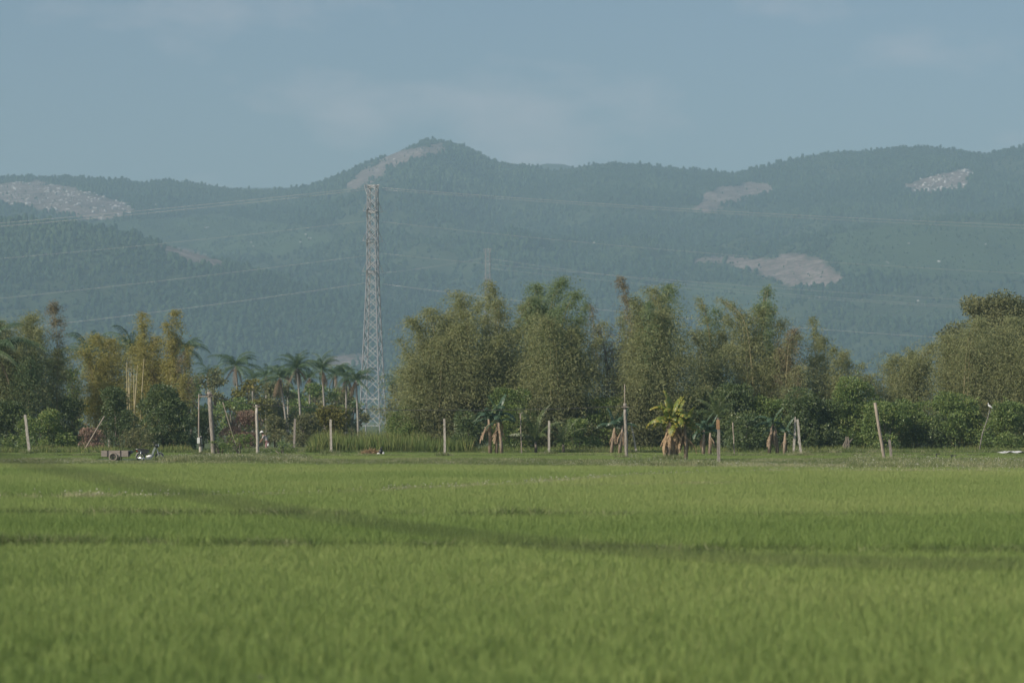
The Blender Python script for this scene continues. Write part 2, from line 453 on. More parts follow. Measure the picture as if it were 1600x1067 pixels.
def masks(x, y, z):
    jx = (vnoise(x / 14, y / 22, 31) - .5) * 15 + (vnoise(x / 40, y / 60, 33) - .5) * 12
    jy = (vnoise(x / 14 + 50, y / 22, 32) - .5) * 6
    u = x / (y * K) + 800 + jx; v = HY - (z - H) / (y * K) + jy
    b = np.zeros(x.shape, bool); r = np.zeros(x.shape, bool)
    for k, p in PATCH.items():
        q = inpoly(u, v, p); b |= q
        if k in ('rocky_left', 'rocky_right'): r |= q
    g = np.zeros(x.shape, bool)
    for p in GRASSY: g |= inpoly(u, v, p)
    return b, g & ~b, r
def hills_mat():
    m, n, o = new_mat('hillside')
    b = n.nodes.new('ShaderNodeBsdfDiffuse'); g = n.nodes.new('ShaderNodeNewGeometry')
    q = n.nodes.new('ShaderNodeTexNoise'); q.inputs['Scale'].default_value = .03; q.inputs['Detail'].default_value = 8; q.inputs['Roughness'].default_value = .7
    n.links.new(g.outputs['Position'], q.inputs['Vector'])
    r1 = ramp(n, [(.3, (.030, .046, .024)), (.7, (.060, .080, .040))])
    r2 = ramp(n, [(.36, (.13, .100, .088)), (.5, (.22, .165, .148)), (.66, (.34, .28, .255))])
    r3 = ramp(n, [(.3, (.036, .060, .030)), (.7, (.062, .092, .042))])
    for r in (r1, r2, r3): n.links.new(q.outputs['Fac'], r.inputs['Fac'])
    a = n.nodes.new('ShaderNodeAttribute'); a.attribute_name = 'bare'
    c = n.nodes.new('ShaderNodeAttribute'); c.attribute_name = 'grassy'
    m1 = n.nodes.new('ShaderNodeMix'); m1.data_type = 'RGBA'; m2 = n.nodes.new('ShaderNodeMix'); m2.data_type = 'RGBA'
    n.links.new(c.outputs['Fac'], m1.inputs[0]); n.links.new(r1.outputs[0], m1.inputs[6]); n.links.new(r3.outputs[0], m1.inputs[7])
    q2 = n.nodes.new('ShaderNodeTexNoise'); q2.inputs['Scale'].default_value = .16; q2.inputs['Detail'].default_value = 5
    n.links.new(g.outputs['Position'], q2.inputs['Vector'])
    mr2 = n.nodes.new('ShaderNodeMapRange'); mr2.inputs['From Min'].default_value = .38; mr2.inputs['From Max'].default_value = .56; mr2.inputs['To Min'].default_value = .42
    n.links.new(q2.outputs['Fac'], mr2.inputs['Value'])
    mm = n.nodes.new('ShaderNodeMath'); mm.operation = 'MULTIPLY'; n.links.new(a.outputs['Fac'], mm.inputs[0]); n.links.new(mr2.outputs[0], mm.inputs[1])
    n.links.new(mm.outputs[0], m2.inputs[0]); n.links.new(m1.outputs[2], m2.inputs[6]); n.links.new(r2.outputs[0], m2.inputs[7])
    n.links.new(m2.outputs[2], b.inputs['Color']); n.links.new(b.outputs[0], o.inputs[0]); return m
M['hillside'] = hills_mat()
def grid_mesh(name, xs, ys, zf):
    gx, gy = np.meshgrid(xs, ys)
    gz = zf(gx, gy)
    nx, ny = len(xs), len(ys)
    V = np.stack([gx, gy, gz], -1).reshape(-1, 3)
    i = np.arange(nx * ny).reshape(ny, nx)
    F = np.stack([i[:-1, :-1], i[:-1, 1:], i[1:, 1:], i[1:, :-1]], -1).reshape(-1, 4)
    me = bpy.data.meshes.new(name)
    me.vertices.add(len(V)); me.vertices.foreach_set('co', V.ravel())
    me.loops.add(F.size); me.loops.foreach_set('vertex_index', F.ravel().astype(np.int32))
    me.polygons.add(len(F)); me.polygons.foreach_set('loop_start', np.arange(0, F.size, 4, dtype=np.int32))
    me.polygons.foreach_set('use_smooth', np.ones(len(F), bool))
    me.update(calc_edges=True)
    return me, gx.ravel(), gy.ravel(), gz.ravel()
me, hx, hy, hz = grid_mesh('hills', np.arange(-2000, 2001, 8.0), np.concatenate([np.arange(2880, 5530, 12.0), np.arange(5540, 7060, 60.0)]), hill_z)
mb, mg, mr_ = masks(hx, hy, hz)
for nm, arr in (('bare', mb), ('grassy', mg)):
    a = me.attributes.new(nm, 'FLOAT', 'POINT'); a.data.foreach_set('value', arr.astype(np.float32))
tag(link('hills', me, M['hillside']), 'forested mountain range with bare clearings behind the valley', 'hills', kind='structure')
# a paler ridge peeping over the saddle
FR = np.array([(-900, 300), (780, 290), (820, 262), (850, 254), (880, 255), (905, 262), (950, 290), (2600, 300)], float)
def far_z(x, y):
    u = x / (8200 * K) + 800
    return (HY - np.interp(u, FR[:, 0], FR[:, 1])) * K * 8200 * smooth(1 - np.abs(y - 8200) / 900)
me2, *_ = grid_mesh('far_hills', np.arange(-2500, 2501, 50.0), np.arange(7300, 9000, 90.0), far_z)
for nm in ('bare', 'grassy'):
    me2.attributes.new(nm, 'FLOAT', 'POINT')
tag(link('far_hills', me2, M['hillside']), 'distant ridge peeping over the saddle of the range', 'hills', kind='structure')

# forest on the hills: too many trees to count
def crown_mesh(seed, tall):
    bm = bmesh.new(); bmesh.ops.create_icosphere(bm, subdivisions=2, radius=.5)
    r = random.Random(seed)
    for v in bm.verts:
        f = 1 + r.uniform(-.28, .28); v.co *= f
        v.co.z = v.co.z * tall + .5 * tall
    me = bpy.data.meshes.new('crown'); bm.to_mesh(me); bm.free()
    set_tint(me, np.clip(np.random.default_rng(seed).normal(.4, .13, len(me.vertices)), 0, 1)); return me
crowns = [proto('crown', crown_mesh(i, t), M['forest']) for i, t in enumerate((1.0, 1.3, 1.7, .85))]
n = 230000
ty = YF + 60 + (5560 - YF - 60) * rng.random(n) ** .8; tx = (rng.random(n) - .5) * 2 * 1300 * (ty / 5500) * 1.12
# an extra file of trees along the crest
n2 = 500
ty = np.concatenate([ty, YR + rng.normal(0, 14, n2)]); tx = np.concatenate([tx, (rng.random(n2) - .5) * 2900])
tz = hill_z(tx, ty)
b, g, r_ = masks(tx, ty, tz)
dens = fbm(tx / 120, ty / 160, 44)
keep = ((~b) | (rng.random(len(tx)) < .10)) & (tz > 1) & ((rng.random(len(tx)) > .62) | ~g) & (rng.random(len(tx)) < np.clip((dens - .30) * 5, .12, 1))
tx, ty, tz, g, b = tx[keep], ty[keep], tz[keep], g[keep], b[keep]
n = len(tx)
s = (2.2 + 4.6 * rng.random(n) ** 1.8) * np.where(g, .5, 1) * np.where(b, .4, 1) * np.where(ty > 5380, .72, 1) * (.5 + 1.0 * fbm(tx / 70, ty / 90, 71))
scl = np.stack([s, s, s * rng.uniform(.8, 1.25, n)], 1)
rot = np.stack([rng.normal(0, .1, n), rng.normal(0, .1, n), rng.random(n) * 6.28], 1)
instancer('hill_forest', np.stack([tx, ty, tz - .6], 1), rot, scl, rng.normal(0, .14, n) + np.where(g, .15, 0) + (fbm(tx / 200, ty / 200, 5) - .5) * .5, rng.integers(0, 4, n), crowns,
          label='dark green forest covering the mountain slopes', cat='forest')
# pale boulders
def rock_mesh(seed):
    bm = bmesh.new(); bmesh.ops.create_icosphere(bm, subdivisions=1, radius=.5); r = random.Random(seed)
    for v in bm.verts: v.co *= 1 + r.uniform(-.3, .25); v.co.z *= .75
    me = bpy.data.meshes.new('boulder'); bm.to_mesh(me); bm.free(); return me
rocks = [proto('boulder', rock_mesh(i), M['rock']) for i in range(4)]
def pix_to_hill(u, v):
    """walk along the sight line until it meets the slope"""
    ys = np.arange(2950, 5600, 8.0)
    res = []
    for a, c in zip(u, v):
        x = (a - 800) * K * ys; zl = H - (c - HY) * K * ys
        hit = np.nonzero(hill_z(x, ys) >= zl)[0]
        if len(hit): res.append((x[hit[0]], ys[hit[0]], zl[hit[0]]))
    return np.array(res).reshape(-1, 3)
def boulder_field(poly, count, smin, smax, label):
    p = np.array(poly); u = rng.uniform(p[:, 0].min(), p[:, 0].max(), count * 4); v = rng.uniform(p[:, 1].min(), p[:, 1].max(), count * 4)
    k = inpoly(u, v, poly); q = pix_to_hill(u[k][:count], v[k][:count]); m = len(q)
    s = smin + (smax - smin) * rng.random(m) ** 3
    instancer('boulder_field', q, np.stack([rng.random(m), rng.random(m), rng.random(m) * 6], 1), np.stack([s * 1.25, s, s], 1), np.zeros(m), rng.integers(0, 4, m), rocks,
              label=label, cat='boulders')
boulder_field(PATCH['rocky_left'], 420, 1.8, 8.5, 'pale boulders strewn over the bare slope at far left')
boulder_field(PATCH['rocky_right'], 150, 2.2, 9.5, 'pale boulders strewn over the bare slope at upper right')
boulder_field(PATCH['peak'], 45, 1.5, 7, 'pale boulders along the scar below the highest peak')
boulder_field(PATCH['terraced'], 40, 1.2, 4, 'pale boulders on the pinkish terraced clearing')
boulder_field(PATCH['whale'], 30, 1.0, 3, 'small stones on the whale-shaped clearing')
sp = np.array([(325, 355), (322, 356), (393, 378), (400, 388), (396, 384), (478, 366), (484, 372), (470, 378), (677, 370), (682, 373), (689, 376), (1060, 340), (1064, 338), (1385, 409), (1389, 411),
    (1467, 408), (850, 388), (862, 391), (838, 386), (930, 379), (1248, 292), (1270, 290), (1283, 465), (1435, 470), (185, 372), (172, 370), (230, 322), (245, 320), (1420, 380), (1540, 381), (615, 237), (612, 240), (618, 239)], float)
q = pix_to_hill(sp[:, 0], sp[:, 1] + 1); m = len(q)
s = rng.uniform(3.5, 7.5, m)
instancer('boulder_field', q, rng.random((m, 3)), np.stack([s * 1.2, s, s], 1), np.zeros(m), rng.integers(0, 4, m), rocks, label='scattered white boulders dotted about the forested slopes', cat='boulders')

# ------------------------------------------------------------------ rice fields
def blade_mesh(name, n, size, h0, h1, w, lean, seed, tmean, tsd, bend=.35, mat=None, flowers=0):
    r = np.random.default_rng(seed)
    bx = r.uniform(-size / 2, size / 2, n); by = r.uniform(-size / 2, size / 2, n)
    h = r.uniform(h0, h1, n); az = r.random(n) * 6.283; ln = np.abs(r.normal(0, lean, n))
    dx = np.cos(az) * ln; dy = np.sin(az) * ln
    wa = r.random(n) * 6.283; wx = np.cos(wa) * w / 2; wy = np.sin(wa) * w / 2
    V = np.zeros((n, 5, 3))
    V[:, 0] = np.stack([bx - wx, by - wy, 0 * h], 1); V[:, 1] = np.stack([bx + wx, by + wy, 0 * h], 1)
    mx_ = bx + dx * h * .45; my_ = by + dy * h * .45
    V[:, 2] = np.stack([mx_ + wx, my_ + wy, h * .62], 1); V[:, 3] = np.stack([mx_ - wx, my_ - wy, h * .62], 1)
    V[:, 4] = np.stack([bx + dx * h * (1 + bend), by + dy * h * (1 + bend), h * (1 - .25 * ln * bend)], 1)
    me = bpy.data.meshes.new(name)
    F = []
    for i in range(n): F += [(5 * i, 5 * i + 1, 5 * i + 2, 5 * i + 3), (5 * i + 3, 5 * i + 2, 5 * i + 4)]
    me.from_pydata(V.reshape(-1, 3).tolist(), [], F); me.update()
    set_tint(me, np.repeat(np.clip(r.normal(tmean, tsd, n), 0, 1), 5))
    if flowers:
        bm = bmesh.new(); bm.from_mesh(me); lay = bm.verts.layers.float.get('tint')
        for i in range(flowers):
            p = Vector((r.uniform(-size / 2, size / 2), r.uniform(-size / 2, size / 2), r.uniform(h0, h1 * 1.1)))
            d = .028
            vs = [bm.verts.new(p + Vector(q)) for q in ((d, 0, 0), (0, d, d * .6), (-d, 0, 0), (0, -d, -d * .6), )]
            f = bm.faces.new(vs); f.material_index = 1
            vs = [bm.verts.new(p + Vector(q)) for q in ((0, 0, d), (d, 0, 0), (0, 0, -d), (-d, 0, 0))]
            f = bm.faces.new(vs); f.material_index = 1
        bm.to_mesh(me); bm.free()
        me.materials.append(mat); me.materials.append(M['flower'])
    return me
rice_p = [proto('rice_tile', blade_mesh('rice_tile', 330, 1.15, .30, .47, .014, .28, 100 + i, .5, .16), M['rice']) for i in range(5)]
weed_p = [proto('weed_tile', blade_mesh('weed_tile', 130, .75, .18, .55, .018, .55, 200 + i, .42, .24, .6), M['weed']) for i in range(3)]
weed_p += [proto('weed_tile', blade_mesh('weed_tile', 110, .75, .15, .45, .018, .55, 210 + i, .48, .24, .6, M['weed'], 6), M['weed']) for i in range(2)]

CH = .40
def CD(y): return (H - CH) / ((y - HY) * K)
# plot edges: row of the photo along the picture, turned into distances on the canopy
EDGES = [
    [(-200, 1004), (0, 1006), (500, 1022), (1100, 1046), (1700, 1060)],
    [(-200, 836), (0, 838), (600, 842), (1100, 849), (1700, 852)],
    [(-200, 799), (0, 799), (700, 801), (1600, 800), (1800, 800)],
    [(-200, 774), (0, 773), (230, 771), (500, 766), (800, 753), (950, 743), (1070, 737), (1250, 733), (1700, 736)],
    [(-200, 742), (0, 742), (500, 742), (760, 741.8)],
    [(860, 756), (1000, 752), (1300, 751), (1800, 752)],
    [(-300, 724.5), (0, 724), (400, 724.5), (700, 725.5), (900, 727), (1070, 729), (1300, 730), (1900, 731)],
]
def edge_world(e):
    q = np.array([((x - 800) * K * CD(y), CD(y)) for x, y in e]); return q
EW = [edge_world(e) for e in EDGES]
def dist_edges(px, py):
    best = np.full(px.shape, 1e9)
    for q in EW:
        for (x1, y1), (x2, y2) in zip(q[:-1], q[1:]):
            dx, dy = x2 - x1, y2 - y1; t = np.clip(((px - x1) * dx + (py - y1) * dy) / (dx * dx + dy * dy), 0, 1)
            best = np.minimum(best, np.hypot(px - x1 - t * dx, py - y1 - t * dy))
    return best
def beyond(px, py, q):  # is the point on the far side of an edge
    yy = np.interp(px, q[:, 0], q[:, 1], left=1e9, right=1e9) if np.all(np.diff(q[:, 0]) > 0) else np.interp(px, q[:, 0], q[:, 1])
    return py > yy
pts = []
d = 17.0
while d < 152:
    hw = .185 * d * 1.12 + 3.5
    xs = np.arange(-hw, hw, .86)
    pts.append(np.stack([xs + rng.normal(0, .12, len(xs)), d + rng.normal(0, .12, len(xs))], 1)); d += .86
pts = np.concatenate(pts)
far = beyond(pts[:, 0], pts[:, 1], np.sort(EW[6], 0)) if False else (pts[:, 1] > np.interp(pts[:, 0], EW[6][:, 0], EW[6][:, 1]))
pts = pts[~far]
de = dist_edges(pts[:, 0], pts[:, 1])
# plots: height and colour of the crop differ a little from plot to plot
plot = np.zeros(len(pts), int)
for i, q in enumerate(EW):
    if i in (4, 5): continue
    plot += (pts[:, 1] > np.interp(pts[:, 0], q[:, 0], q[:, 1]))
plot = plot * 2 + (pts[:, 1] > np.where(pts[:, 0] < 0, np.interp(pts[:, 0], EW[4][:, 0], EW[4][:, 1]), np.interp(pts[:, 0], EW[5][:, 0], EW[5][:, 1])))
ph = rng.uniform(.86, 1.16, 20); pt = np.where(np.arange(20) // 2 % 2 == 0, -.06, .08) + np.where(np.arange(20) % 2 == 0, -.05, .05)
keep = de > np.where(pts[:, 1] < 40, .45, .85)
pts, de, plot = pts[keep], de[keep], plot[keep]
n = len(pts)
sz = ph[plot] * (.86 + .28 * fbm(pts[:, 0] / 4, pts[:, 1] / 6, 12))
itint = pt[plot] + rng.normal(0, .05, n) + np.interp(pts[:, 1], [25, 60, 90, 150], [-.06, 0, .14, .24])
instancer('rice_crop', np.column_stack([pts, np.full(n, .0)]), np.column_stack([np.zeros(n), np.zeros(n), rng.random(n) * 6.283]),
          np.column_stack([np.ones(n), np.ones(n), sz]), itint, rng.integers(0, 5, n), rice_p, label='bright green young rice filling the paddy fields', cat='rice')
# the plots beyond the bund, shorter and paler
pts = []
d = 187.0
while d < 224:
    hw = .20 * d + 4
    xs = np.arange(-hw, hw, .95); pts.append(np.stack([xs + rng.normal(0, .15, len(xs)), d + rng.normal(0, .15, len(xs))], 1)); d += .95
pts = np.concatenate(pts)
pu = pts[:, 0] / (pts[:, 1] * K) + 800
keep = (np.abs(pts[:, 1] - 206) > .8) & ~((pu > 140) & (pu < 500) & (pts[:, 1] < 200))
pts = pts[keep]; n = len(pts)
instancer('rice_crop', np.column_stack([pts, np.zeros(n)]), np.column_stack([np.zeros(n), np.zeros(n), rng.random(n) * 6.283]),
          np.column_stack([np.ones(n), np.ones(n), .42 * (.8 + .4 * fbm(pts[:, 0] / 5, pts[:, 1] / 5, 14))]), rng.normal(.0, .06, n), rng.integers(0, 5, n), rice_p,
          label='short pale green rice in the far plots before the trees', cat='rice')

# bunds (low earth banks) with weeds
M['bund'] = plain('bund', (.06, .075, .03), (.13, .115, .06), .8, 1)
wp = []; wsz = []; wv = []; wt = []
for k, q in enumerate(EW):
    V = []; F = []
    L = [Vector((x, y, 0)) for x, y in q]
    prof = [(-.5, .0), (-.28, .15), (.28, .15), (.5, .0)]
    for i, p in enumerate(L):
        t = (L[min(i + 1, len(L) - 1)] - L[max(i - 1, 0)]).normalized(); nrm = Vector((-t.y, t.x, 0))
        for a, z in prof: V.append(p + nrm * a + Vector((0, 0, z)))
    for i in range(len(L) - 1):
        for j in range(3): F.append((i * 4 + j, i * 4 + j + 1, i * 4 + 5 + j, i * 4 + 4 + j))
    tag(link('bund', mesh_from('bund', V, F, True), M['bund']), 'low earth bank between two rice plots', 'bund', 'bunds between the rice plots', 'structure')
    for a, c in zip(L[:-1], L[1:]) if k else ():
        ln = (c - a).length; m = int(ln / .30)
        t = rng.random(m); nn = Vector((-(c - a).y, (c - a).x, 0)).normalized(); off = rng.normal(0, .28, m)
        x = a.x + (c.x - a.x) * t + nn.x * off; y = a.y + (c.y - a.y) * t + nn.y * off
        wp.append(np.column_stack([x, y, np.full(m, .08)]))
        f = fbm(x / 7, y / 7, 60 + k)
        base = .95 if k in (2, 3) else (.85 if k == 1 else .6)
        wsz.append(base * (.45 + .9 * f)); wt.append(rng.normal((.05 if k == 0 else -.12) if k < 3 else (.36 if k == 3 else .18), .14, m) + (f - .5) * .5)
        wv.append(np.where(rng.random(m) < (.75 if k in (3, 6) else 0), rng.integers(3, 5, m), rng.integers(0, 3, m)))
# weedy verge: right of the banana clump, and the strip past the last rice plot
def verge(u0, u1, d0, d1, dens, sz, fl, ti):
    m = int((u1 - u0) * K * (d0 + d1) / 2 * (d1 - d0) * dens)
    y = rng.uniform(d0, d1, m); x = (rng.uniform(u0, u1, m) - 800) * K * y
    f = fbm(x / 6, y / 8, 90)
    wp.append(np.column_stack([x, y, np.zeros(m)])); wsz.append(sz * (.45 + 1.0 * f)); wt.append(rng.normal(ti, .14, m) + (f - .5) * .4)
    wv.append(np.where(rng.random(m) < fl, rng.integers(3, 5, m), rng.integers(0, 3, m)))
verge(-150, 1800, 154, 163, 1.6, .8, .25, -.02)
verge(-150, 140, 163, 188, 1.1, .55, .25, .05)
verge(140, 300, 163, 188, 1.0, .28, .2, .05)
verge(300, 1800, 163, 188, 1.1, .55, .25, .05)
verge(950, 1800, 134, 160, 1.8, .8, .6, .26)
verge(1330, 1800, 140, 176, 2.0, 1.15, .3, .10)
verge(1000, 1110, 150, 172, 2.2, 1.0, .2, .05)
verge(-150, 1800, 222, 236, 1.5, .9, .12, -.05)
verge(250, 480, 178, 200, 1.8, .85, .5, .06)
verge(-150, 1800, 205, 207, 2.0, .6, .2, 0)

for fx_, fy_ in [(46.5, 711), (314, 713), (334, 712), (403, 713), (459, 709), (517, 711), (695, 715), (815, 706), (857, 712), (979, 718), (995, 710), (1124, 729), (1148, 709), (1240, 711), (1252, 714), (1383, 726), (1393, 724), (1060, 722), (1040, 722)]:
    m = 7; dd = GD(fy_); x = X(fx_, dd) + rng.normal(0, .28, m); y = dd + rng.normal(-.2, .2, m)
    wp.append(np.column_stack([x, y, np.zeros(m)])); wsz.append(rng.uniform(.5, 1.3, m)); wt.append(rng.normal(.05, .15, m)); wv.append(rng.integers(0, 5, m))
wp = np.concatenate(wp); wsz = np.concatenate(wsz); wt = np.concatenate(wt); wv = np.concatenate(wv); n = len(wp)
instancer('bund_weeds', wp, np.column_stack([np.zeros(n), np.zeros(n), rng.random(n) * 6.283]), np.column_stack([np.ones(n), np.ones(n), wsz]), wt, wv, weed_p,
          label='rough grass and small white flowers on the banks and verges', cat='weeds')

# ------------------------------------------------------------------ plants
def bamboo(bx, d, plumes, label, mat='bamboo_olive', dens=1.0, culm_show=3, group='bamboo clumps along the field edge'):
    """plumes: (tip x, tip y, width) in photo pixels, all standing on one root mat at bx, d metres away"""
    px = K * d
    root = empty('bamboo_clump', (X(bx, d), d, 0), label, 'bamboo', group)
    mats = {}
    full = []
    for pl in plumes:
        mt = pl[3] if len(pl) > 3 else mat
        full.append((pl[0], pl[1], pl[2], mt, True))
        if pl[2] > 32:
            for k in range(3):
                full.append((pl[0] + rng.normal(0, pl[2] * .42), pl[1] + rng.uniform(10, 75), pl[2] * rng.uniform(.45, .8), mt if rng.random() < .75 else 'bamboo_olive', False))
    for tx_, ty_, w, mt, main in full:
        wid = w * px * (1.35 if w > 40 else 1.0); top = Z(ty_, d); tipx = X(tx_, d) - X(bx, d)
        ax = tipx * .5 + rng.normal(0, .4); ay = rng.normal(0, 1.3); tipy = ay + rng.normal(0, 1.0)
        lean = tipx - ax; nod = (rng.normal(0, .5) + .25 * np.sign(lean)) * (1 if w > 40 else .3)
        def curve(t, ax=ax, ay=ay, lean=lean, tipy=tipy, top=top, nod=nod):
            e = np.clip((t - .72) / .28, 0, 1) ** 2
            return np.stack([ax + lean * t ** 2.0 + nod * e, ay + (tipy - ay) * t ** 2, top * (1 - (1 - t) ** 1.25)], -1)
        q = 12
        ns = int(max(50, (10.5 if main else 8.5) * wid * top * dens))
        t = np.clip(.14 + .86 * rng.beta(1.5, 1.05, ns), 0, .995)
        if w <= 30: t = np.clip(.40 + .60 * rng.random(ns), 0, .995)
        # whorls of branches gather into tufts along the culm
        t = t + .012 * np.sin(t * 60 + tx_) ; t = np.clip(t, .05, .995)
        c = curve(t)
        prof = np.clip(np.sin(np.pi * np.clip(.10 + .86 * t, 0, 1) ** 1.5) ** .55, .10, 1)
        az = rng.random(ns) * 6.283; up = rng.uniform(.0, .95, ns)
        dr = np.stack([np.cos(az), np.sin(az), up], 1)
        lump = .35 + 1.25 * vnoise(c[:, 2] * .8 + np.cos(az) * 1.6 + tx_, c[:, 0] * .8 + np.sin(az) * 1.6 + 40, int(abs(tx_)) % 97)
        ln = wid * .74 * prof * rng.uniform(.2, 1.1, ns) * lump
        a = np.linspace(.12, 1, q)[None, :, None]
        pos = c[:, None] + dr[:, None] * ln[:, None, None] * a
        pos[..., 2] -= (ln[:, None] * a[..., 0] ** 2.2) * .95
        pos += rng.normal(0, .13, pos.shape)
        D = dr[:, None] * .6 + rng.normal(0, .5, pos.shape) + np.array([0, 0, -.6])
        tn = np.repeat(rng.normal(.5, .15, ns)[:, None], q, 1) + rng.normal(0, .09, (ns, q))
        mats.setdefault(mt, []).append((pos.reshape(-1, 3), D.reshape(-1, 3), tn.ravel()))
        if not main: continue
        # culms
        for k in range(culm_show if w > 30 else 1):
            ox, oy = rng.normal(0, wid * .10), rng.normal(0, .3)
            tt = np.linspace(0, .97, 9); cc = curve(tt) + np.array([ox, oy, 0]) * (1 - .5 * tt[:, None])
            cc[0, 2] = -.05
            m = MB(); m.tube([Vector(v) for v in cc], list(np.linspace(.055, .012, 9)), 5)
            m.build('culm', M['culm'], root, True)
    for i, (mt, L) in enumerate(mats.items()):
        Cc = np.concatenate([l[0] for l in L]); Dd = np.concatenate([l[1] for l in L]); Tt = np.concatenate([l[2] for l in L])
        k = Cc[:, 2] > .1; n = int(k.sum())
        leaves('foliage', Cc[k], Dd[k], rng.uniform(.16, .32, n), rng.uniform(.04, .065, n), Tt[k], M[mt], root, None, True)
    return root

def shrub(x, ytop, w, d, label, mat='shrub_dark', leaf=.16, dens=1.0, name='shrub', cat='shrub', group='shrubs under the bamboo', depth=.9, ybase=None, flat=1.0):
    px = K * d; leaf *= .82
    h = Z(ytop, d) ; W = w * px
    root = empty(name, (X(x, d), d, 0), label, cat, group)
    nl = max(9, int(8 + W * h * .85))
    Cs = []; Ns = []; Ts = []
    lum = []
    for i in range(nl):
        f = rng.random()
        zz = h * (.10 + .78 * f)
        ww = W * .5 * math.sqrt(max(.12, 1 - (zz / h) ** 2.6))
        r = rng.uniform(.09, .27) * min(W, h) * (1.1 - .35 * f)
        a = rng.random() * 6.283; rr = math.sqrt(rng.random())
        cx, cy = math.cos(a) * rr * max(ww - r * .6, .05), math.sin(a) * rr * max(ww * depth - r * .6, .05)
        zz = min(zz, h - r * .85)
        lum.append((cx, cy, max(zz, r * .4), r))
    lum.append((rng.normal(0, W * .08), 0, h - .22 * min(W, h), .24 * min(W, h)))
    for cx, cy, zz, r in lum:
        n = int(4 * math.pi * r * r / (leaf * leaf * .5) * .52 * dens)
        v = rdir(n); v[:, 2] = np.abs(v[:, 2]) * np.where(rng.random(n) < .75, 1, -1)
        rad = r * (1 - .35 * rng.random(n) ** 2) * (1 + .25 * (vnoise(v[:, 0] * 3 + cx, v[:, 2] * 3 + cy, 5) - .5))
        p = v * rad[:, None] * np.array([1.1, 1.0, .92]) + np.array([cx, cy, zz])
        Cs.append(p); Ns.append(v + rng.normal(0, .55, (n, 3)) + np.array([0, 0, -.25])); Ts.append(rng.normal(.45, .2, n) + rng.normal(0, .10))
    ns = int(10 + W * h * 2.2); pick = rng.integers(0, len(lum), ns); LA = np.array(lum)
    v = rdir(ns); v[:, 2] = np.abs(v[:, 2]) * .9 + .15; v = unit(v)
    st = LA[pick, :3] + v * LA[pick, 3:4] * .85; ln = rng.uniform(.25, .95, ns) * (.6 + .1 * min(h, 5))
    a = np.linspace(0, 1, 11)[None, :, None]
    p = st[:, None] + v[:, None] * ln[:, None, None] * a; p[..., 2] -= ln[:, None] * a[..., 0] ** 2 * .35; p += rng.normal(0, .05, p.shape)
    Cs.append(p.reshape(-1, 3)); Ns.append((v[:, None] * .5 + rng.normal(0, .6, p.shape)).reshape(-1, 3)); Ts.append(rng.normal(.6, .2, ns * 11))
    C = np.concatenate(Cs); D = np.concatenate(Ns); T = np.concatenate(Ts)
    k = C[:, 2] > .03; n = int(k.sum())
    leaves('foliage', C[k], D[k], rng.uniform(.8, 1.6, n) * leaf, rng.uniform(.5, .95, n) * leaf, T[k], M[mat], root, None, True)
    m = MB()
    for i in range(4):
        cx, cy, zz, r = lum[rng.integers(0, len(lum))]
        m.tube([(cx * .12, cy * .12, -.05), (cx * .4, cy * .4, zz * .5), (cx * .8, cy * .8, zz)], [.06, .045, .02], 5)
    m.build('stem', M['bark'], root, True)
    return root

def broadleaf(x, ytop, w, d, label, mat='shrub_green', leaf=.22, clusters=26, seed=0, group='trees behind the field', crown_from=.35, name='tree'):
    px = K * d; h = Z(ytop, d); W = w * px
    root = empty(name, (X(x, d), d, 0), label, 'tree', group)
    m = MB(); Cs = []; Ns = []; Ts = []
    m.tube([(0, 0, -.1), (rng.normal(0, .15), 0, h * .3), (rng.normal(0, .3), rng.normal(0, .2), h * .62)], [.20, .15, .09], 7)
    trunk = m.build('trunk', M['bark'], root, True)
    lm = MB()
    for i in range(clusters):
        f = rng.random(); zz = h * (crown_from + (1 - crown_from) * (.08 + .84 * f))
        s = math.sin(math.pi * min(1, .18 + .72 * f)) ** .7
        a = rng.random() * 6.283; rr = rng.random() ** .5 * W * .5 * s
        c = Vector((math.cos(a) * rr, math.sin(a) * rr * .85, zz)); r = rng.uniform(.09, .17) * W * (.7 + .3 * s)
        lm.tube([(0, 0, h * min(.6, crown_from + .2 * f)), c * .55 + Vector((0, 0, h * .22)), c], [.06, .035, .012], 4)
        n = int(r * r * 520 * (.2 / leaf) ** 1.6)
        v = rdir(n); p = v * (r * rng.random(n) ** .45)[:, None] * np.array([1.15, 1.1, .72]) + np.array(c)
        Cs.append(p); Ns.append(v * .6 + rng.normal(0, .6, (n, 3)) + np.array([0, 0, -.2])); Ts.append(rng.normal(.45, .18, n) + rng.normal(0, .1))
    lm.build('limb', M['bark'], trunk, True)
    C = np.concatenate(Cs); D = np.concatenate(Ns); T = np.concatenate(Ts); n = len(C)
    leaves('crown', C, D, rng.uniform(.7, 1.3, n) * leaf, rng.uniform(.4, .7, n) * leaf, T, M[mat], root)
    return root

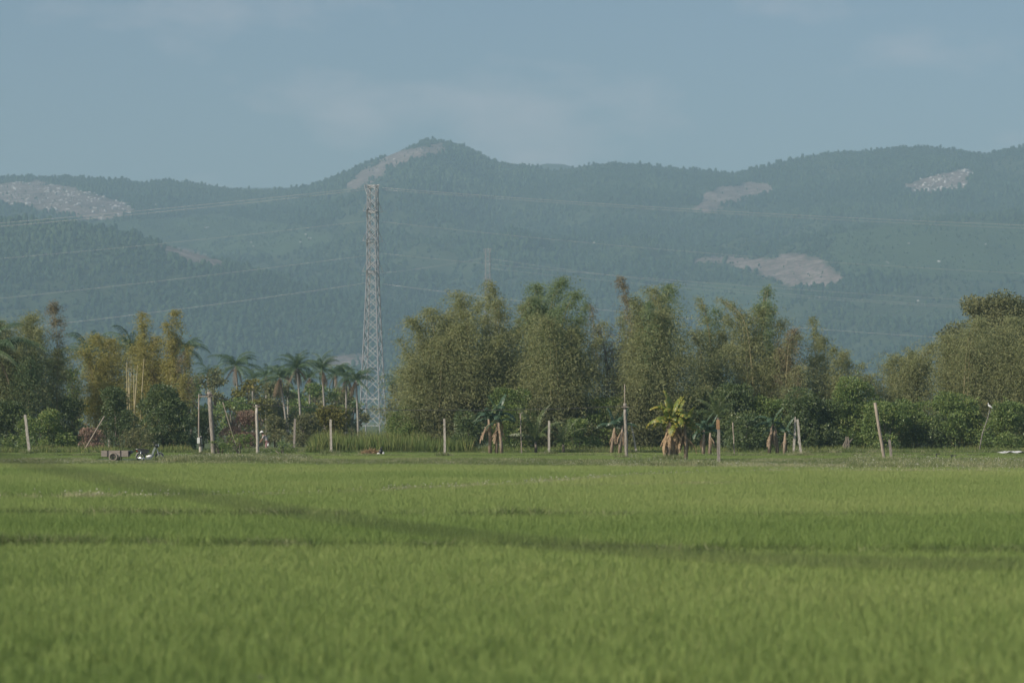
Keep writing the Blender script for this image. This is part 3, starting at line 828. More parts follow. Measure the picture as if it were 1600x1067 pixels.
# ---- coconut palms
def frond_mesh(name, length, droop, n=30, leaflet=.75, up=.9, tm=.5, seed=1):
    r = np.random.default_rng(seed); V = []; F = []; T = []
    pts = []
    for i in range(n + 1):
        t = i / n; a = up - droop * t ** 1.3
        if i == 0: p = Vector((0, 0, 0))
        else: p = pts[-1] + Vector((math.cos(a), 0, math.sin(a))) * length / n
        pts.append(p)
    mb_ = MB(); mb_.tube([pts[i] for i in range(0, n + 1, 3)], list(np.linspace(.05, .012, len(range(0, n + 1, 3)))), 4); V += mb_.V; F += mb_.F
    T += [tm + .15] * len(mb_.V)
    for i in range(3, n + 1):
        t = i / n; ll = leaflet * (math.sin(math.pi * min(1, .18 + .80 * t)) ** .7) * r.uniform(.85, 1.1)
        tang = (pts[i] - pts[i - 1]).normalized()
        for sgn in (-1, 1):
            tv = float(r.normal(tm, .13))
            dirv = (Vector((0, sgn, 0)) * .8 + tang * .55 + Vector((0, 0, -.25 - .35 * r.random()))).normalized()
            mid = pts[i] + dirv * ll * .5; tip = pts[i] + dirv * ll * .8 + Vector((0, 0, -ll * .45))
            wv = tang * .045
            b = len(V)
            V += [pts[i] - wv * .5, pts[i] + wv * .5, mid + wv * .6, mid - wv * .6, tip]
            F += [(b, b + 1, b + 2, b + 3), (b + 3, b + 2, b + 4)]; T += [tv] * 5
    me = mesh_from(name, V, F); set_tint(me, np.clip(T, 0, 1)); return me
FROND = [frond_mesh('frond', 3.9, 1.9, up=1.15, seed=1), frond_mesh('frond', 4.1, 1.6, up=.75, seed=2), frond_mesh('frond', 3.8, 1.5, up=.25, seed=3), frond_mesh('frond', 3.3, 1.0, up=-.35, seed=4, tm=.7)]
for f in FROND: f.materials.append(M['palm'])
DEADF = frond_mesh('dead_frond', 2.8, .5, up=-1.0, seed=6); DEADF.materials.append(M['palm_dead'])
YFROND = [frond_mesh('frond', 3.4, .9, up=1.5, seed=11, leaflet=.55), frond_mesh('frond', 3.2, 1.2, up=1.15, seed=12, leaflet=.55), frond_mesh('frond', 2.6, 1.3, up=.8, seed=13, leaflet=.5)]
for f in YFROND: f.materials.append(M['palm_young'])
def palm(x, yc, d, label, s=1.0, bend=(0, 0), n=22, base=None, dead=3, group='coconut palms behind the field', nfr=None, wind=0.0):
    """yc: photo row of the growing point; bend: how far the foot stands from the crown, in metres"""
    s *= rng.uniform(.78, .98) if d > 300 else 1.0
    tilt = (rng.normal(0, .16), rng.normal(0, .16))
    hc = Z(yc, d)
    root = empty('coconut_palm', (X(x, d) + bend[0], d + bend[1], 0), label, 'palm tree', group)
    m = MB(); pp = []
    for i in range(9):
        t = i / 8; pp.append(Vector((-bend[0] * t ** 1.6, -bend[1] * t ** 1.6, -.1 + (hc + .1) * t)))
    m.tube(pp, [.20, .16, .145, .135, .13, .125, .12, .115, .11], 7)
    m.build('trunk', M['palm_bark'], root, True)
    c = pp[-1]
    for k in range(n):
        f = k / n; vi = 0 if f < .28 else 1 if f < .56 else 2 if f < .82 else 3
        o = link('frond', FROND[vi], None, root); o.location = c
        o.rotation_euler = (rng.normal(tilt[0], .2), rng.normal(tilt[1] - .12, .2), k * 2.399 + rng.normal(0, .35)); ss = s * rng.uniform(.7, 1.12); o.scale = (ss, ss, ss)
    for k in range(dead):
        o = link('dead_frond', DEADF, None, root); o.location = c; o.rotation_euler = (0, rng.normal(0, .1), rng.random() * 6.283); o.scale = (s, s, s)
    for k in range(4):
        a = rng.random() * 6.283; m = MB(); m.ball(c + Vector((math.cos(a) * .25, math.sin(a) * .25, -.35 - .2 * rng.random())), (.12, .12, .15), 7, 5)
        m.build('coconut', M['bark'], root, True)
    return root

# ---- bananas
def banana_leaf(name, length, width, up, droop, seed, torn=.5):
    r = np.random.default_rng(seed); V = []; F = []; T = []; n = 15; pts = [Vector((0, 0, 0))]
    for i in range(1, n + 1):
        a = up - droop * (i / n) ** 1.25; pts.append(pts[-1] + Vector((math.cos(a), 0, math.sin(a))) * length / n)
    mb_ = MB(); mb_.tube(pts[::3], [.05, .04, .03, .02, .014, .008], 5); V += mb_.V; F += mb_.F; T += [.75] * len(V)
    for sgn in (-1, 1):
        for i in range(2, n):
            t0, t1 = i / n, (i + 1) / n
            w0 = width * .5 * math.sin(math.pi * min(1, (t0 - .06) * 1.02)) ** .55; w1 = width * .5 * max(.02, math.sin(math.pi * min(.99, (t1 - .06) * 1.02))) ** .55
            tang = (pts[i + 1] - pts[i]).normalized(); nor = Vector((0, 1, 0)).cross(tang) * -1
            sag = r.uniform(.15, .5) + torn * r.random() * 1.0
            gap = .90 if r.random() < .6 else 1.0
            e = lambda p, w: p + Vector((0, sgn, 0)) * w * math.cos(sag) + Vector((0, 0, -1)) * w * math.sin(sag)
            b = len(V); p1 = pts[i].lerp(pts[i + 1], gap)
            m0 = pts[i] + (e(pts[i], w0) - pts[i]) * .5 + Vector((0, 0, .05)); m1 = p1 + (e(p1, w1) - p1) * .5 + Vector((0, 0, .05))
            V += [pts[i], p1, m1, m0, e(p1, w1), e(pts[i], w0)]
            F += [(b, b + 1, b + 2, b + 3), (b + 3, b + 2, b + 4, b + 5)]
            tv = float(np.clip(r.normal(.42, .10) + (t0 - .3) * .25, 0, 1)); ed = float(np.clip(tv + r.uniform(0, .4), 0, 1)); T += [tv, tv, tv, tv, ed, ed]
    me = mesh_from(name, V, F); set_tint(me, np.clip(T, 0, 1)); return me
BL = {}
for tone in ('banana', 'banana_dark'):
    BL[tone] = [banana_leaf('leaf', 2.0, .66, 1.45, .7, 1, .25), banana_leaf('leaf', 2.2, .74, 1.15, 1.9, 2, .4), banana_leaf('leaf', 2.1, .72, .8, 1.9, 3, .55), banana_leaf('leaf', 1.9, .62, .35, 1.7, 4, .7)]
    for b in BL[tone]: b.materials.append(M[tone])
DL = [banana_leaf('dead_leaf', 1.7, .40, -.9, .7, 7, 1.0), banana_leaf('dead_leaf', 1.6, .34, -1.2, .38, 8, 1.0), banana_leaf('dead_leaf', 1.8, .44, -.55, 1.1, 9, 1.0)]
SL = [banana_leaf('dead_leaf', 1.7, .40, -.95, .6, 17, 1.0), banana_leaf('dead_leaf', 1.6, .34, -1.2, .38, 18, 1.0), banana_leaf('dead_leaf', 1.8, .44, -.6, 1.0, 19, 1.0)]
for b in DL: b.materials.append(M['banana_dead'])
for b in SL: b.materials.append(M['banana_straw'])
def banana(x, d, stems, label, tone='banana', dead=7, group='banana plants at the field edge', rag=3):
    """stems: (dx px, top row of the stem, leaf scale, number of leaves)"""
    root = empty('banana_plant', (X(x, d), d, 0), label, 'banana plant', group)
    for dx, yt, s, nl in stems:
        hx = dx * K * d; hz_ = Z(yt, d); yy = rng.normal(0, .5)
        m = MB(); lx = rng.normal(0, .18)
        pp = [Vector((hx, yy, -.05)), Vector((hx + lx * .3, yy, hz_ * .5)), Vector((hx + lx, yy, hz_))]
        m.tube(pp, [.15, .12, .075], 9)
        m.build('stem', M['banana_stem'], root, True)
        for k in range(nl):
            f = k / nl; vi = 0 if f < .2 else 1 if f < .45 else 2 if f < .75 else 3
            o = link('leaf', BL[tone][vi], None, root); o.location = pp[-1]; o.rotation_euler = (rng.normal(0, .15), rng.normal(0, .12), k * 2.4 + rng.normal(0, .35))
            ss = s * rng.uniform(.85, 1.1); o.scale = (ss, ss, ss)
        for k in range(dead):
            o = link('dead_leaf', (SL if tone == 'banana' else DL)[k % 3], None, root); o.location = pp[-1] + Vector((0, 0, -rng.uniform(0, .35) * hz_)); o.rotation_euler = (0, rng.normal(0, .1), rng.random() * 6.283)
            ss = s * rng.uniform(.6, 1.0); o.scale = (ss, ss, ss)
    return root

# ------------------------------------------------------------------ far trees behind the field (340 m)
g2 = 'trees standing farther back behind the pylon'
broadleaf(335, 574, 80, 335, 'rounded hazy tree right of the tall left palm', 'shrub_olive', .34, 22, group=g2, crown_from=.15)
broadleaf(388, 586, 75, 330, 'yellowish tree above the brown brush heap', 'shrub_yellow', .34, 20, group=g2, crown_from=.15)
broadleaf(362, 612, 70, 318, 'low green tree behind the thick concrete pole', 'shrub_green', .32, 20, group=g2, crown_from=.1)
broadleaf(430, 594, 75, 345, 'grey green tree left of the palm row', 'shrub_olive', .34, 22, group=g2, crown_from=.1)
broadleaf(490, 598, 85, 350, 'dull green tree under the middle of the palm row', 'shrub_green', .34, 22, group=g2, crown_from=.1)
broadleaf(532, 600, 80, 355, 'dull tree at the right end of the palm row', 'shrub_olive', .34, 20, group=g2, crown_from=.1)
broadleaf(628, 594, 60, 350, 'hazy tree just right of the pylon legs', 'shrub_olive', .34, 22, group=g2, crown_from=.1)
broadleaf(648, 600, 70, 330, 'hazy tree below the leftmost bamboo plume of the middle grove', 'shrub_green', .34, 22, group=g2, crown_from=.1)
broadleaf(115, 570, 70, 300, 'bluish tree in the gap between the left bamboo clumps', 'shrub_green', .32, 22, group=g2, crown_from=.1)
broadleaf(300, 590, 55, 320, 'dark tree behind the foot of the tall left palm', 'shrub_green', .32, 18, group=g2, crown_from=.1)
broadleaf(1345, 575, 60, 290, 'thin grey green tree in the dip before the right grove', 'shrub_olive', .3, 18, group=g2, crown_from=.2)
broadleaf(405, 600, 70, 378, 'hazy tree between the two small palms left of the palm row', 'shrub_olive', .36, 20, group=g2, crown_from=.08)
broadleaf(450, 598, 80, 382, 'hazy tree behind the leaning palm of the row', 'shrub_green', .36, 22, group=g2, crown_from=.08)
broadleaf(478, 602, 70, 376, 'hazy tree behind the tallest palm of the row', 'shrub_olive', .36, 22, group=g2, crown_from=.08)
broadleaf(518, 598, 80, 380, 'hazy tree behind the second tallest palm', 'shrub_green', .36, 22, group=g2, crown_from=.08)
broadleaf(552, 612, 50, 378, 'hazy tree directly left of the pylon legs', 'shrub_olive', .36, 22, group=g2, crown_from=.08)
pg = 'coconut palms behind the field'
palm(395, 592, 372, 'small palm between the yellowish tree and the palm row', .8, (0, 0), 18)
palm(450, 586, 368, 'palm crown squeezed left of the tallest palm', .9, (0, 0), 20)
palm(524, 584, 370, 'palm crown right of the second tallest palm', .9, (0, 0), 20)
palm(368, 572, 350, 'coconut palm sticking up above the yellowish tree', 1.0, (.5, 0), 20)
palm(326, 582, 350, 'small palm top left of the palm above the yellowish tree', .75, (0, 0), 16)
palm(416, 588, 360, 'leftmost coconut palm of the row of palms', .95, (0, 0), 20)
palm(437, 590, 340, 'coconut palm with a leaning pale trunk in the row of palms', 1.0, (.9, 0), 20)
palm(464, 575, 335, 'tallest palm of the row, with dead fronds hanging below', 1.0, (.5, 0), 26, dead=8)
palm(503, 578, 340, 'second tallest coconut palm in the middle of the row', .95, (.4, 0), 24, dead=5)
palm(541, 588, 345, 'coconut palm beside the pale bare soil on the hill foot', .92, (0, 0), 22, dead=6)
palm(556, 594, 335, 'rightmost palm of the row, pale trunk beside the pylon', .85, (.3, 0), 20, dead=4)
palm(484, 590, 365, 'small palm half hidden between the two tallest palms', .8, (0, 0), 18)
palm(625, 600, 350, 'coconut palm right of the pylon beneath the bamboo', .9, (0, 0), 18)

# ------------------------------------------------------------------ left grove
palm(290, 545, 262, 'tall coconut palm with slim trunk at the right of the left grove', .72, (-.35, 0), 22)
palm(206, 543, 262, 'coconut palm between the yellow bamboo plumes', .85, (0, 0), 20)
palm(138, 556, 255, 'grey palm with a curved leaning trunk in the left grove', .9, (2.0, 0), 18)
palm(-14, 545, 232, 'coconut palm at the left edge with fronds drooping into view', 1.15, (-.6, 0), 20)
bamboo(15, 240, [(10, 503, 60), (42, 490, 46), (-20, 510, 70), (25, 545, 85), (55, 560, 60, 'bamboo_green')], 'bamboo clump at the left edge above the leaning white post')
bamboo(85, 244, [(62, 508, 42), (86, 474, 28, 'bamboo_brown'), (98, 548, 48), (78, 560, 60)], 'bamboo clump with one thin brown spike at far left')
bamboo(170, 250, [(158, 526, 52), (185, 530, 54), (140, 548, 50), (172, 560, 80)], 'rounded yellow green bamboo clump behind the cart', 'bamboo_yellow')
bamboo(238, 246, [(221, 488, 34, 'bamboo_yellow'), (240, 528, 46, 'bamboo_yellow'), (226, 545, 50), (247, 570, 60)], 'bamboo clump with a slim yellow plume behind the motorbike', 'bamboo_yellow')
bamboo(272, 243, [(272, 486, 36, 'bamboo_yellow'), (268, 530, 40, 'bamboo_brown'), (262, 565, 54)], 'tall narrow yellow bamboo plume above the big round bush', 'bamboo_yellow')
r0 = empty('bare_bamboo', (X(203, 236), 236, 0), 'bare pale bamboo culms sticking up behind the cart bushes', 'bamboo', 'bamboo clumps along the field edge')
for bx_, tx_, ty_ in ((-3, -5, 566), (2, -2, 580), (4, 12, 570), (8, 6, 585), (-6, -1, 590), (14, 22, 560)):
    m = MB(); dd = 236; m.tube([(bx_ * K * dd, rng.normal(0, .3), -.1), ((bx_ + tx_) * .5 * K * dd, 0, Z(ty_, dd) * .55), (tx_ * K * dd, 0, Z(ty_, dd))], [.07, .06, .025], 6); m.build('culm', M['culm'], r0, True)
sg = 'shrubs along the field edge'
shrub(10, 625, 90, 236, 'dark shrub at the left edge below the drooping fronds', 'shrub_dark', .17, group=sg)
shrub(70, 640, 95, 232, 'leafy green shrub right of the leaning white post', 'shrub_green', .17, group=sg)
shrub(25, 680, 70, 226, 'low green shrub at the foot of the leaning white post', 'shrub_green', .15, group=sg)
shrub(112, 622, 70, 240, 'dark shrub behind the leaning stick', 'shrub_dark', .17, group=sg)
shrub(182, 603, 70, 232, 'tall dark bush behind the cart', 'shrub_dark', .15, group=sg)
shrub(256, 600, 98, 230, 'big round dark green bush behind the motorbike', 'shrub_dark', .16, group=sg, dens=1.1)
shrub(215, 668, 60, 226, 'low olive shrub directly behind the motorbike seat', 'shrub_olive', .13, group=sg)
shrub(318, 640, 60, 262, 'dark shrub in the gap behind the thin pole', 'shrub_dark', .17, group=sg)
shrub(140, 668, 50, 229, 'heap of dry brown brush under the leaning stick', 'dry_brown', .13, name='brush_heap', cat='brush heap', group='heaps of dry brush')
shrub(380, 640, 76, 245, 'large reddish brown brush heap left of the bending person', 'dry_brown', .14, name='brush_heap', cat='brush heap', group='heaps of dry brush', dens=1.2)
shrub(430, 650, 60, 262, 'dim olive shrub behind the bending person', 'shrub_olive', .17, group=sg)
shrub(475, 645, 60, 258, 'brownish shrub behind the dim grey post', 'shrub_olive', .17, group=sg)
shrub(520, 634, 80, 262, 'yellow leaved shrub left of the pylon foot', 'shrub_yellow', .19, group=sg)
shrub(618, 642, 56, 258, 'dark green shrub hiding the right foot of the pylon', 'shrub_green', .18, group=sg)
shrub(560, 674, 56, 250, 'low shrub in front of the left foot of the pylon', 'shrub_olive', .16, group=sg)
shrub(640, 640, 50, 255, 'greyish shrub right of the pylon behind the tall grass', 'shrub_olive', .16, group=sg)
shrub(345, 684, 58, 214, 'bright green mound of creepers beside the thick pole', 'shrub_green', .12, name='creeper_mound', cat='creeper', group='creeper mounds', depth=.6)
shrub(376, 679, 70, 218, 'bright green mound of creepers below the brown brush heap', 'shrub_green', .12, name='creeper_mound', cat='creeper', group='creeper mounds', depth=.6)
shrub(442, 692, 70, 214, 'low bright green creepers at the feet of the bending person', 'shrub_green', .12, name='creeper_mound', cat='creeper', group='creeper mounds', depth=.5)

# ------------------------------------------------------------------ middle grove
bamboo(715, 236, [(648, 500, 48), (672, 486, 56), (700, 492, 54), (728, 460, 58), (640, 572, 62), (660, 540, 66), (700, 530, 90), (735, 510, 80), (680, 590, 90), (740, 560, 90)],
       'spreading olive bamboo clump at the left of the middle grove', dens=1.05)
bamboo(778, 240, [(766, 440, 38), (782, 470, 46), (795, 515, 70), (760, 540, 90), (805, 560, 80)], 'bamboo clump with a slim nodding top left of the middle grove', dens=1.0)
bamboo(862, 235, [(838, 444, 48, 'bamboo_green'), (864, 436, 58, 'bamboo_green'), (888, 458, 48, 'bamboo_green'), (828, 480, 48), (858, 500, 96), (906, 500, 48), (835, 560, 100), (890, 560, 90)],
       'tall full bamboo clump in the centre of the middle grove', dens=1.0)
bamboo(950, 242, [(925, 476, 24, 'bamboo_brown'), (945, 505, 50), (965, 540, 80), (925, 570, 80), (985, 580, 70)], 'thin half dead bamboo clump with grey bare twigs', dens=.5)
bamboo(1028, 234, [(1050, 444, 52, 'bamboo_green'), (1020, 450, 50), (998, 468, 50), (972, 434, 22, 'bamboo_brown'), (1038, 490, 92), (1005, 530, 80), (1050, 560, 90), (1015, 590, 90)],
       'tall bamboo clump with a brown dead tip leaning left', dens=1.0)
bamboo(1108, 243, [(1093, 466, 36), (1122, 482, 46, 'bamboo_green'), (1128, 520, 52), (1088, 520, 50), (1110, 580, 80)], 'sparse bamboo clump with sky showing through in the middle grove', dens=.65)
bamboo(1182, 239, [(1154, 468, 44), (1198, 448, 38, 'bamboo_green'), (1184, 480, 60), (1216, 500, 44), (1168, 530, 80), (1200, 560, 80)], 'bamboo clump with bare upright culms right of the middle grove', dens=.75, culm_show=5)
bamboo(1243, 236, [(1240, 514, 36, 'bamboo_brown'), (1226, 545, 40, 'bamboo_brown'), (1248, 575, 54)], 'narrow brownish bamboo clump with one pale culm', dens=.9)
bamboo(1288, 240, [(1274, 497, 24), (1290, 525, 46), (1318, 550, 46), (1264, 560, 66), (1305, 590, 70)], 'bamboo clump with a thin spike above the green hedge', 'bamboo_olive')
shrub_mid = [(655, 622, 84, 246, 'dark shrub under the left end of the middle grove', 'shrub_green'), (700, 612, 90, 244, 'dim shrub above the tall grass left of the pink banana stems', 'shrub_olive'),
    (735, 640, 60, 238, 'dark shrub behind the left banana plant', 'shrub_dark'), (800, 606, 90, 243, 'dark green shrub above the thin stick with a star top', 'shrub_green'),
    (845, 622, 80, 242, 'olive shrub behind the young palm', 'shrub_olive'), (890, 610, 84, 243, 'dim shrub right of the young palm', 'shrub_olive'), (905, 655, 70, 237, 'low green shrub right of the short white post', 'shrub_green'),
    (945, 620, 80, 244, 'dull shrub left of the tall grey pole', 'shrub_green'), (1000, 606, 84, 243, 'brownish shrub right of the tall grey pole', 'shrub_olive'),
    (1050, 612, 84, 243, 'shrub behind the big banana plant', 'shrub_olive'), (1100, 604, 84, 243, 'dark green shrub above the blue green palm', 'shrub_dark'),
    (1150, 598, 90, 242, 'dark vine covered shrub left of the two white posts', 'shrub_dark'), (1205, 620, 84, 243, 'dark shrub behind the right banana plant', 'shrub_green'),
    (1165, 650, 70, 236, 'low dark shrub beneath the blue green palm', 'shrub_dark'), (1258, 605, 76, 241, 'green shrub just above the two white posts', 'shrub_dark')]
for x, y, w, d, lb, mt in shrub_mid: shrub(x, y, w * 1.15, d - 10.5, lb, mt, .17, group=sg)
hedge = [(1290, 636, 84, 'vine covered green hedge just right of the two white posts'), (1335, 600, 76, 'tall part of the green hedge above the dark stump'), (1345, 655, 74, 'green hedge around the dark stump'),
    (1385, 640, 80, 'green hedge behind the long leaning pole'), (1430, 636, 80, 'green hedge right of the long leaning pole'), (1462, 660, 70, 'low green hedge behind the two black stakes'),
    (1495, 625, 84, 'dark green hedge left of the perched white bird'), (1530, 668, 70, 'green hedge below the perched white bird'), (1570, 640, 80, 'dark green hedge right of the perched white bird'), (1605, 655, 80, 'green hedge at the right edge above the white sheet')]
for x, y, w, lb in hedge: shrub(x, y - 12, w * 1.2, 231 + rng.uniform(-2, 3), lb, 'shrub_green' if rng.random() < .6 else 'shrub_dark', .17, group='hedge plants on the right', dens=1.05)

# ------------------------------------------------------------------ right grove
bamboo(1400, 243, [(1362, 590, 54), (1388, 566, 64), (1420, 556, 60), (1452, 540, 60), (1400, 610, 80)], 'low bamboo clump rising towards the right grove')
bamboo(1505, 241, [(1482, 525, 66), (1512, 500, 70), (1540, 520, 66), (1490, 570, 90), (1535, 580, 90)], 'broad olive bamboo clump below the broadleaf tree on the right')
bamboo(1590, 239, [(1568, 512, 66), (1596, 500, 70), (1580, 560, 90), (1640, 510, 90), (1610, 590, 90)], 'olive bamboo clump at the right edge')
broadleaf(1556, 456, 165, 248, 'tall broadleaf tree at the right edge above the bamboo', 'shrub_olive', .24, 64, group='trees behind the field', crown_from=.42)

# dead grey twigs
def twig_tangle(x, y0, y1, w, d, label, n=70):
    root = empty('dead_branches', (X(x, d), d, 0), label, 'dead branches')
    for k in range(6):
        m = MB()
        bx = rng.normal(0, w * K * d * .2); pp = [Vector((bx, rng.normal(0, .5), -.05))]
        top = Vector((bx + rng.normal(0, w * K * d * .35), rng.normal(0, .6), Z(y0, d) - rng.random() * 2.5))
        for i in range(1, 6): pp.append(pp[0].lerp(top, i / 5) + Vector((rng.normal(0, .12), 0, 0)))
        m.tube(pp, list(np.linspace(.06, .02, 6)), 5)
        for j in range(n // 6):
            t = rng.uniform(.45, 1); a = pp[0].lerp(top, t); v = Vector((rng.normal(0, 1), rng.normal(0, .7), rng.uniform(-.2, .9))).normalized() * rng.uniform(.6, 2.2)
            m.tube([a, a + v * .5 + Vector((0, 0, .08)), a + v], [.022, .016, .007], 4)
            for _ in range(2):
                v2 = (v + Vector((rng.normal(0, .8), rng.normal(0, .5), rng.normal(0, .6)))).normalized() * .6
                m.tube([a + v * .6, a + v * .6 + v2], [.013, .006], 3)
        m.build('branch', M['twig_grey'], root)
    return root
twig_tangle(948, 500, 600, 70, 238, 'grey leafless twigs in the gap of the middle grove', 130)


# bananas and the young palms
banana(772, 219, [(-6, 655, .85, 5), (4, 650, .95, 7), (12, 660, .8, 5)], 'banana plant with pinkish dry stems left of the thin stick', 'banana_dark', 10)
banana(1052, 184, [(-13, 662, .82, 7), (-7, 657, .9, 7), (-1, 655, .95, 9), (6, 660, .9, 8), (20, 663, .82, 6)], 'large sunlit banana plant with yellow green leaves and brown skirts', 'banana', 14)
banana(962, 221, [(-6, 668, .8, 6), (6, 664, .85, 6)], 'bluish banana plant left of the tall grey pole', 'banana_dark', 6)
banana(1208, 219, [(-6, 662, .85, 5), (8, 672, .75, 5), (16, 676, .7, 4)], 'banana plant with one pale upright leaf left of the two white posts', 'banana_dark', 6)
banana(1098, 214, [(0, 672, .8, 5), (10, 676, .75, 5)], 'dark banana plant behind the rust topped post', 'banana_dark', 5)
def young_palm(x, yb, d, label, s, n=10):
    root = empty('young_palm', (X(x, d), d, 0), label, 'palm tree', 'young stemless palms')
    hb = max(.15, Z(yb, d)); m = MB(); m.tube([(0, 0, -.05), (0.03, 0, hb * .6), (0, 0, hb)], [.13, .11, .09], 8); m.build('trunk', M['bark'], root, True)
    for k in range(n):
        f = k / n; o = link('frond', YFROND[0 if f < .4 else 1 if f < .75 else 2], None, root); o.location = (0, 0, hb); o.rotation_euler = (rng.normal(0, .1), rng.normal(0, .08), k * 2.4); o.scale = (s,) * 3
young_palm(837, 690, 221, 'young palm with upright fronds left of the short white post', .95, 11)
young_palm(880, 694, 222, 'smaller young palm right of the short white post', .75, 9)
young_palm(1122, 652, 217, 'blue green palm with stiff fronds behind the rust topped post', .75, 13)

# tall grass bank, straw
def grass_bank(u0, u1, d0, d1, n, hmin, hmax, label, mat):
    y = rng.uniform(d0, d1, n); u = rng.uniform(u0, u1, n); x = (u - 800) * K * y
    f = fbm(x / 2.5, y / 2.5, 55); h = (hmin + (hmax - hmin) * f) * rng.uniform(.45, 1.25, n) * np.clip(np.minimum(u - u0, u1 - u) / 14, .35, 1)
    D = rng.normal(0, .20, (n, 3)) + np.array([0, 0, 1.0])
    o = leaves('tall_grass', np.column_stack([x, y, np.zeros(n)]), D, h, rng.uniform(.035, .06, n), rng.normal(.42, .2, n) + (f - .5) * .6, M[mat])
    tag(o, label, 'grass', None, 'stuff')
grass_bank(478, 745, 224, 240, 24000, .35, 2.3, 'bank of tall green grass behind the posts near the pylon', 'reed')
grass_bank(-60, 310, 222, 232, 9000, .3, .8, 'grassy strip below the left bushes', 'reed')
grass_bank(740, 1700, 224, 234, 22000, .25, .85, 'grassy strip below the middle and right hedges', 'reed')
def straw_heap(x, w, h, d, label):
    n = 1500; a = rng.random(n) * 6.283; r = np.sqrt(rng.random(n)); W = w * K * d / 2
    px_, py_ = np.cos(a) * r * W, np.sin(a) * r * W * .8; z = h * (1 - r ** 2) * rng.uniform(.75, 1, n)
    root = empty('straw_heap', (X(x, d), d, 0), label, 'straw heap')
    D = rng.normal(0, 1, (n, 3)); D[:, 2] *= .35
    leaves('straw', np.column_stack([px_, py_, z]), D, rng.uniform(.2, .5, n), .035, rng.normal(.5, .2, n), M['straw'], root)
    m = MB(); m.ball((0, 0, 0), (W * .9, W * .7, h * .85), 12, 8); m.build('core', M['old_wood'], root, True)
straw_heap(579, 30, .42, 216, 'low heap of brown straw at the edge of the field')

# ------------------------------------------------------------------ posts and poles
def post(x0, y0, x1, y1, w, label, mat='concrete', square=True, group='fence posts along the field', tip=False, name='post', dz=None, parts=None):
    """foot (x0,y0) and top (x1,y1) in photo pixels; w: width in pixels"""
    d = dz or GD(y0); px = K * d
    root = empty(name, (X(x0, d), d, 0), label, 'post' if name == 'post' else 'pole', group)
    top = Vector(((x1 - x0) * px, rng.normal(0, .05), Z(y1, d)))
    m = MB(); pp = [Vector((0, 0, -.3)) - top * .02] + [top * t + Vector((rng.normal(0, .012), 0, 0)) for t in (0, .25, .5, .75)] + [top]
    rr = w * px / 2 * (1.15 if square else 1.0)
    m.tube(pp, [rr * 1.08, rr * 1.06, rr * 1.02, rr, rr * .96, rr * (.45 if tip else .92)], 4 if square else 8)
    m.build('shaft', M[mat], root, not square)
    return root, top, d, rr
def collar(root, p, r, mat, h=.10, name='band'):
    m = MB(); m.tube([p - Vector((0, 0, h / 2)), p + Vector((0, 0, h / 2))], r, 8); return m.build(name, M[mat], root)
r0, *_ = post(46.5, 711, 39, 648, 5.0, 'white post leaning left at the far left')
# thin mast bound to a stub
r0, t0, d0, rr = post(314, 713, 313, 681, 6.0, 'thin pole bound to a thick stub with a white box', 'concrete', False, 'utility poles', name='utility_pole')
m = MB(); m.tube([Vector((-.02, -.12, .9)), t0 + Vector((-.10, -.12, .1)), Vector((X(311, d0) - X(314, d0), -.1, Z(616, d0)))], [.065, .06, .045], 7); m.build('mast', M['old_wood'], r0, True)
m = MB(); m.box((-.16, -.2, Z(688, d0)), (.20, .16, .42)); bxo = m.build('meter_box', M['white_cloth'], r0)
collar(r0, t0 - Vector((0, 0, .12)), rr * 1.25, 'steel_dark'); collar(r0, t0 - Vector((0, 0, .7)), rr * 1.25, 'steel_dark')
POLE_A = Vector((X(311, d0), d0 - .1, Z(616, d0)))
r0, t0, d0, rr = post(334, 712, 327, 612, 7.2, 'thick brown concrete pole with a crossbar beside the thin pole', 'concrete_dim', False, 'utility poles', name='utility_pole', dz=214)
m = MB(); m.box(t0 + Vector((-.2, -.12, -.35)), (1.1, .08, .08)); cb = m.build('crossbar', M['old_wood'], r0)
for k in (-.6, -.2, .2):
    m = MB(); m.tube([t0 + Vector((k, -.12, -.31)), t0 + Vector((k, -.12, -.20)), t0 + Vector((k, -.12, -.13))], [.035, .05, .025], 7); m.build('insulator', M['insulator'], cb, True)
collar(r0, t0 * .93, rr * 1.1, 'steel_dark')
POLE_B = Vector((X(327, d0), d0 - .12, t0.z - .2))
r0, t0, d0, rr = post(403, 713, 401, 632, 4.6, 'slim pale pole with a short crossbar by the bending person', 'concrete', False, 'utility poles', name='utility_pole')
m = MB(); m.box(t0 + Vector((0, -.09, -.15)), (.55, .06, .06)); cb = m.build('crossbar', M['old_wood'], r0)
for k in (-.2, .2):
    m = MB(); m.tube([t0 + Vector((k, -.09, -.12)), t0 + Vector((k, -.09, .02))], [.04, .025], 7); m.build('insulator', M['insulator'], cb, True)
POLE_C = Vector((X(401, d0), d0 - .1, t0.z))
post(459, 709, 461, 654, 4.2, 'dim grey post left of the tall grass bank', 'concrete_dim')
post(517.5, 711, 516.5, 655, 4.4, 'straight pale post left of the pylon foot')
post(695.5, 715, 694, 654, 4.2, 'straight white post right of the pylon, before the tall grass')
r0, t0, d0, rr = post(815, 706, 813, 646, 1.8, 'thin stick with a star shaped dry top', 'old_wood', False, 'thin sticks', name='stick', dz=219)
m = MB()
for k in range(7):
    a = k * .9; m.tube([t0, t0 + Vector((math.cos(a) * .3, math.sin(a) * .3, .08 + .06 * (k % 3)))], [.02, .006], 4)
m.build('dry_tuft', M['straw'] if False else M['old_wood'], r0)
post(857.5, 712, 858, 657, 4.4, 'short white post beside the young palm')
r0, t0, d0, rr = post(979, 718, 976.5, 630, 5.2, 'tallest grey pole with a thin mast on top', 'concrete_dim', False, 'utility poles', name='utility_pole')
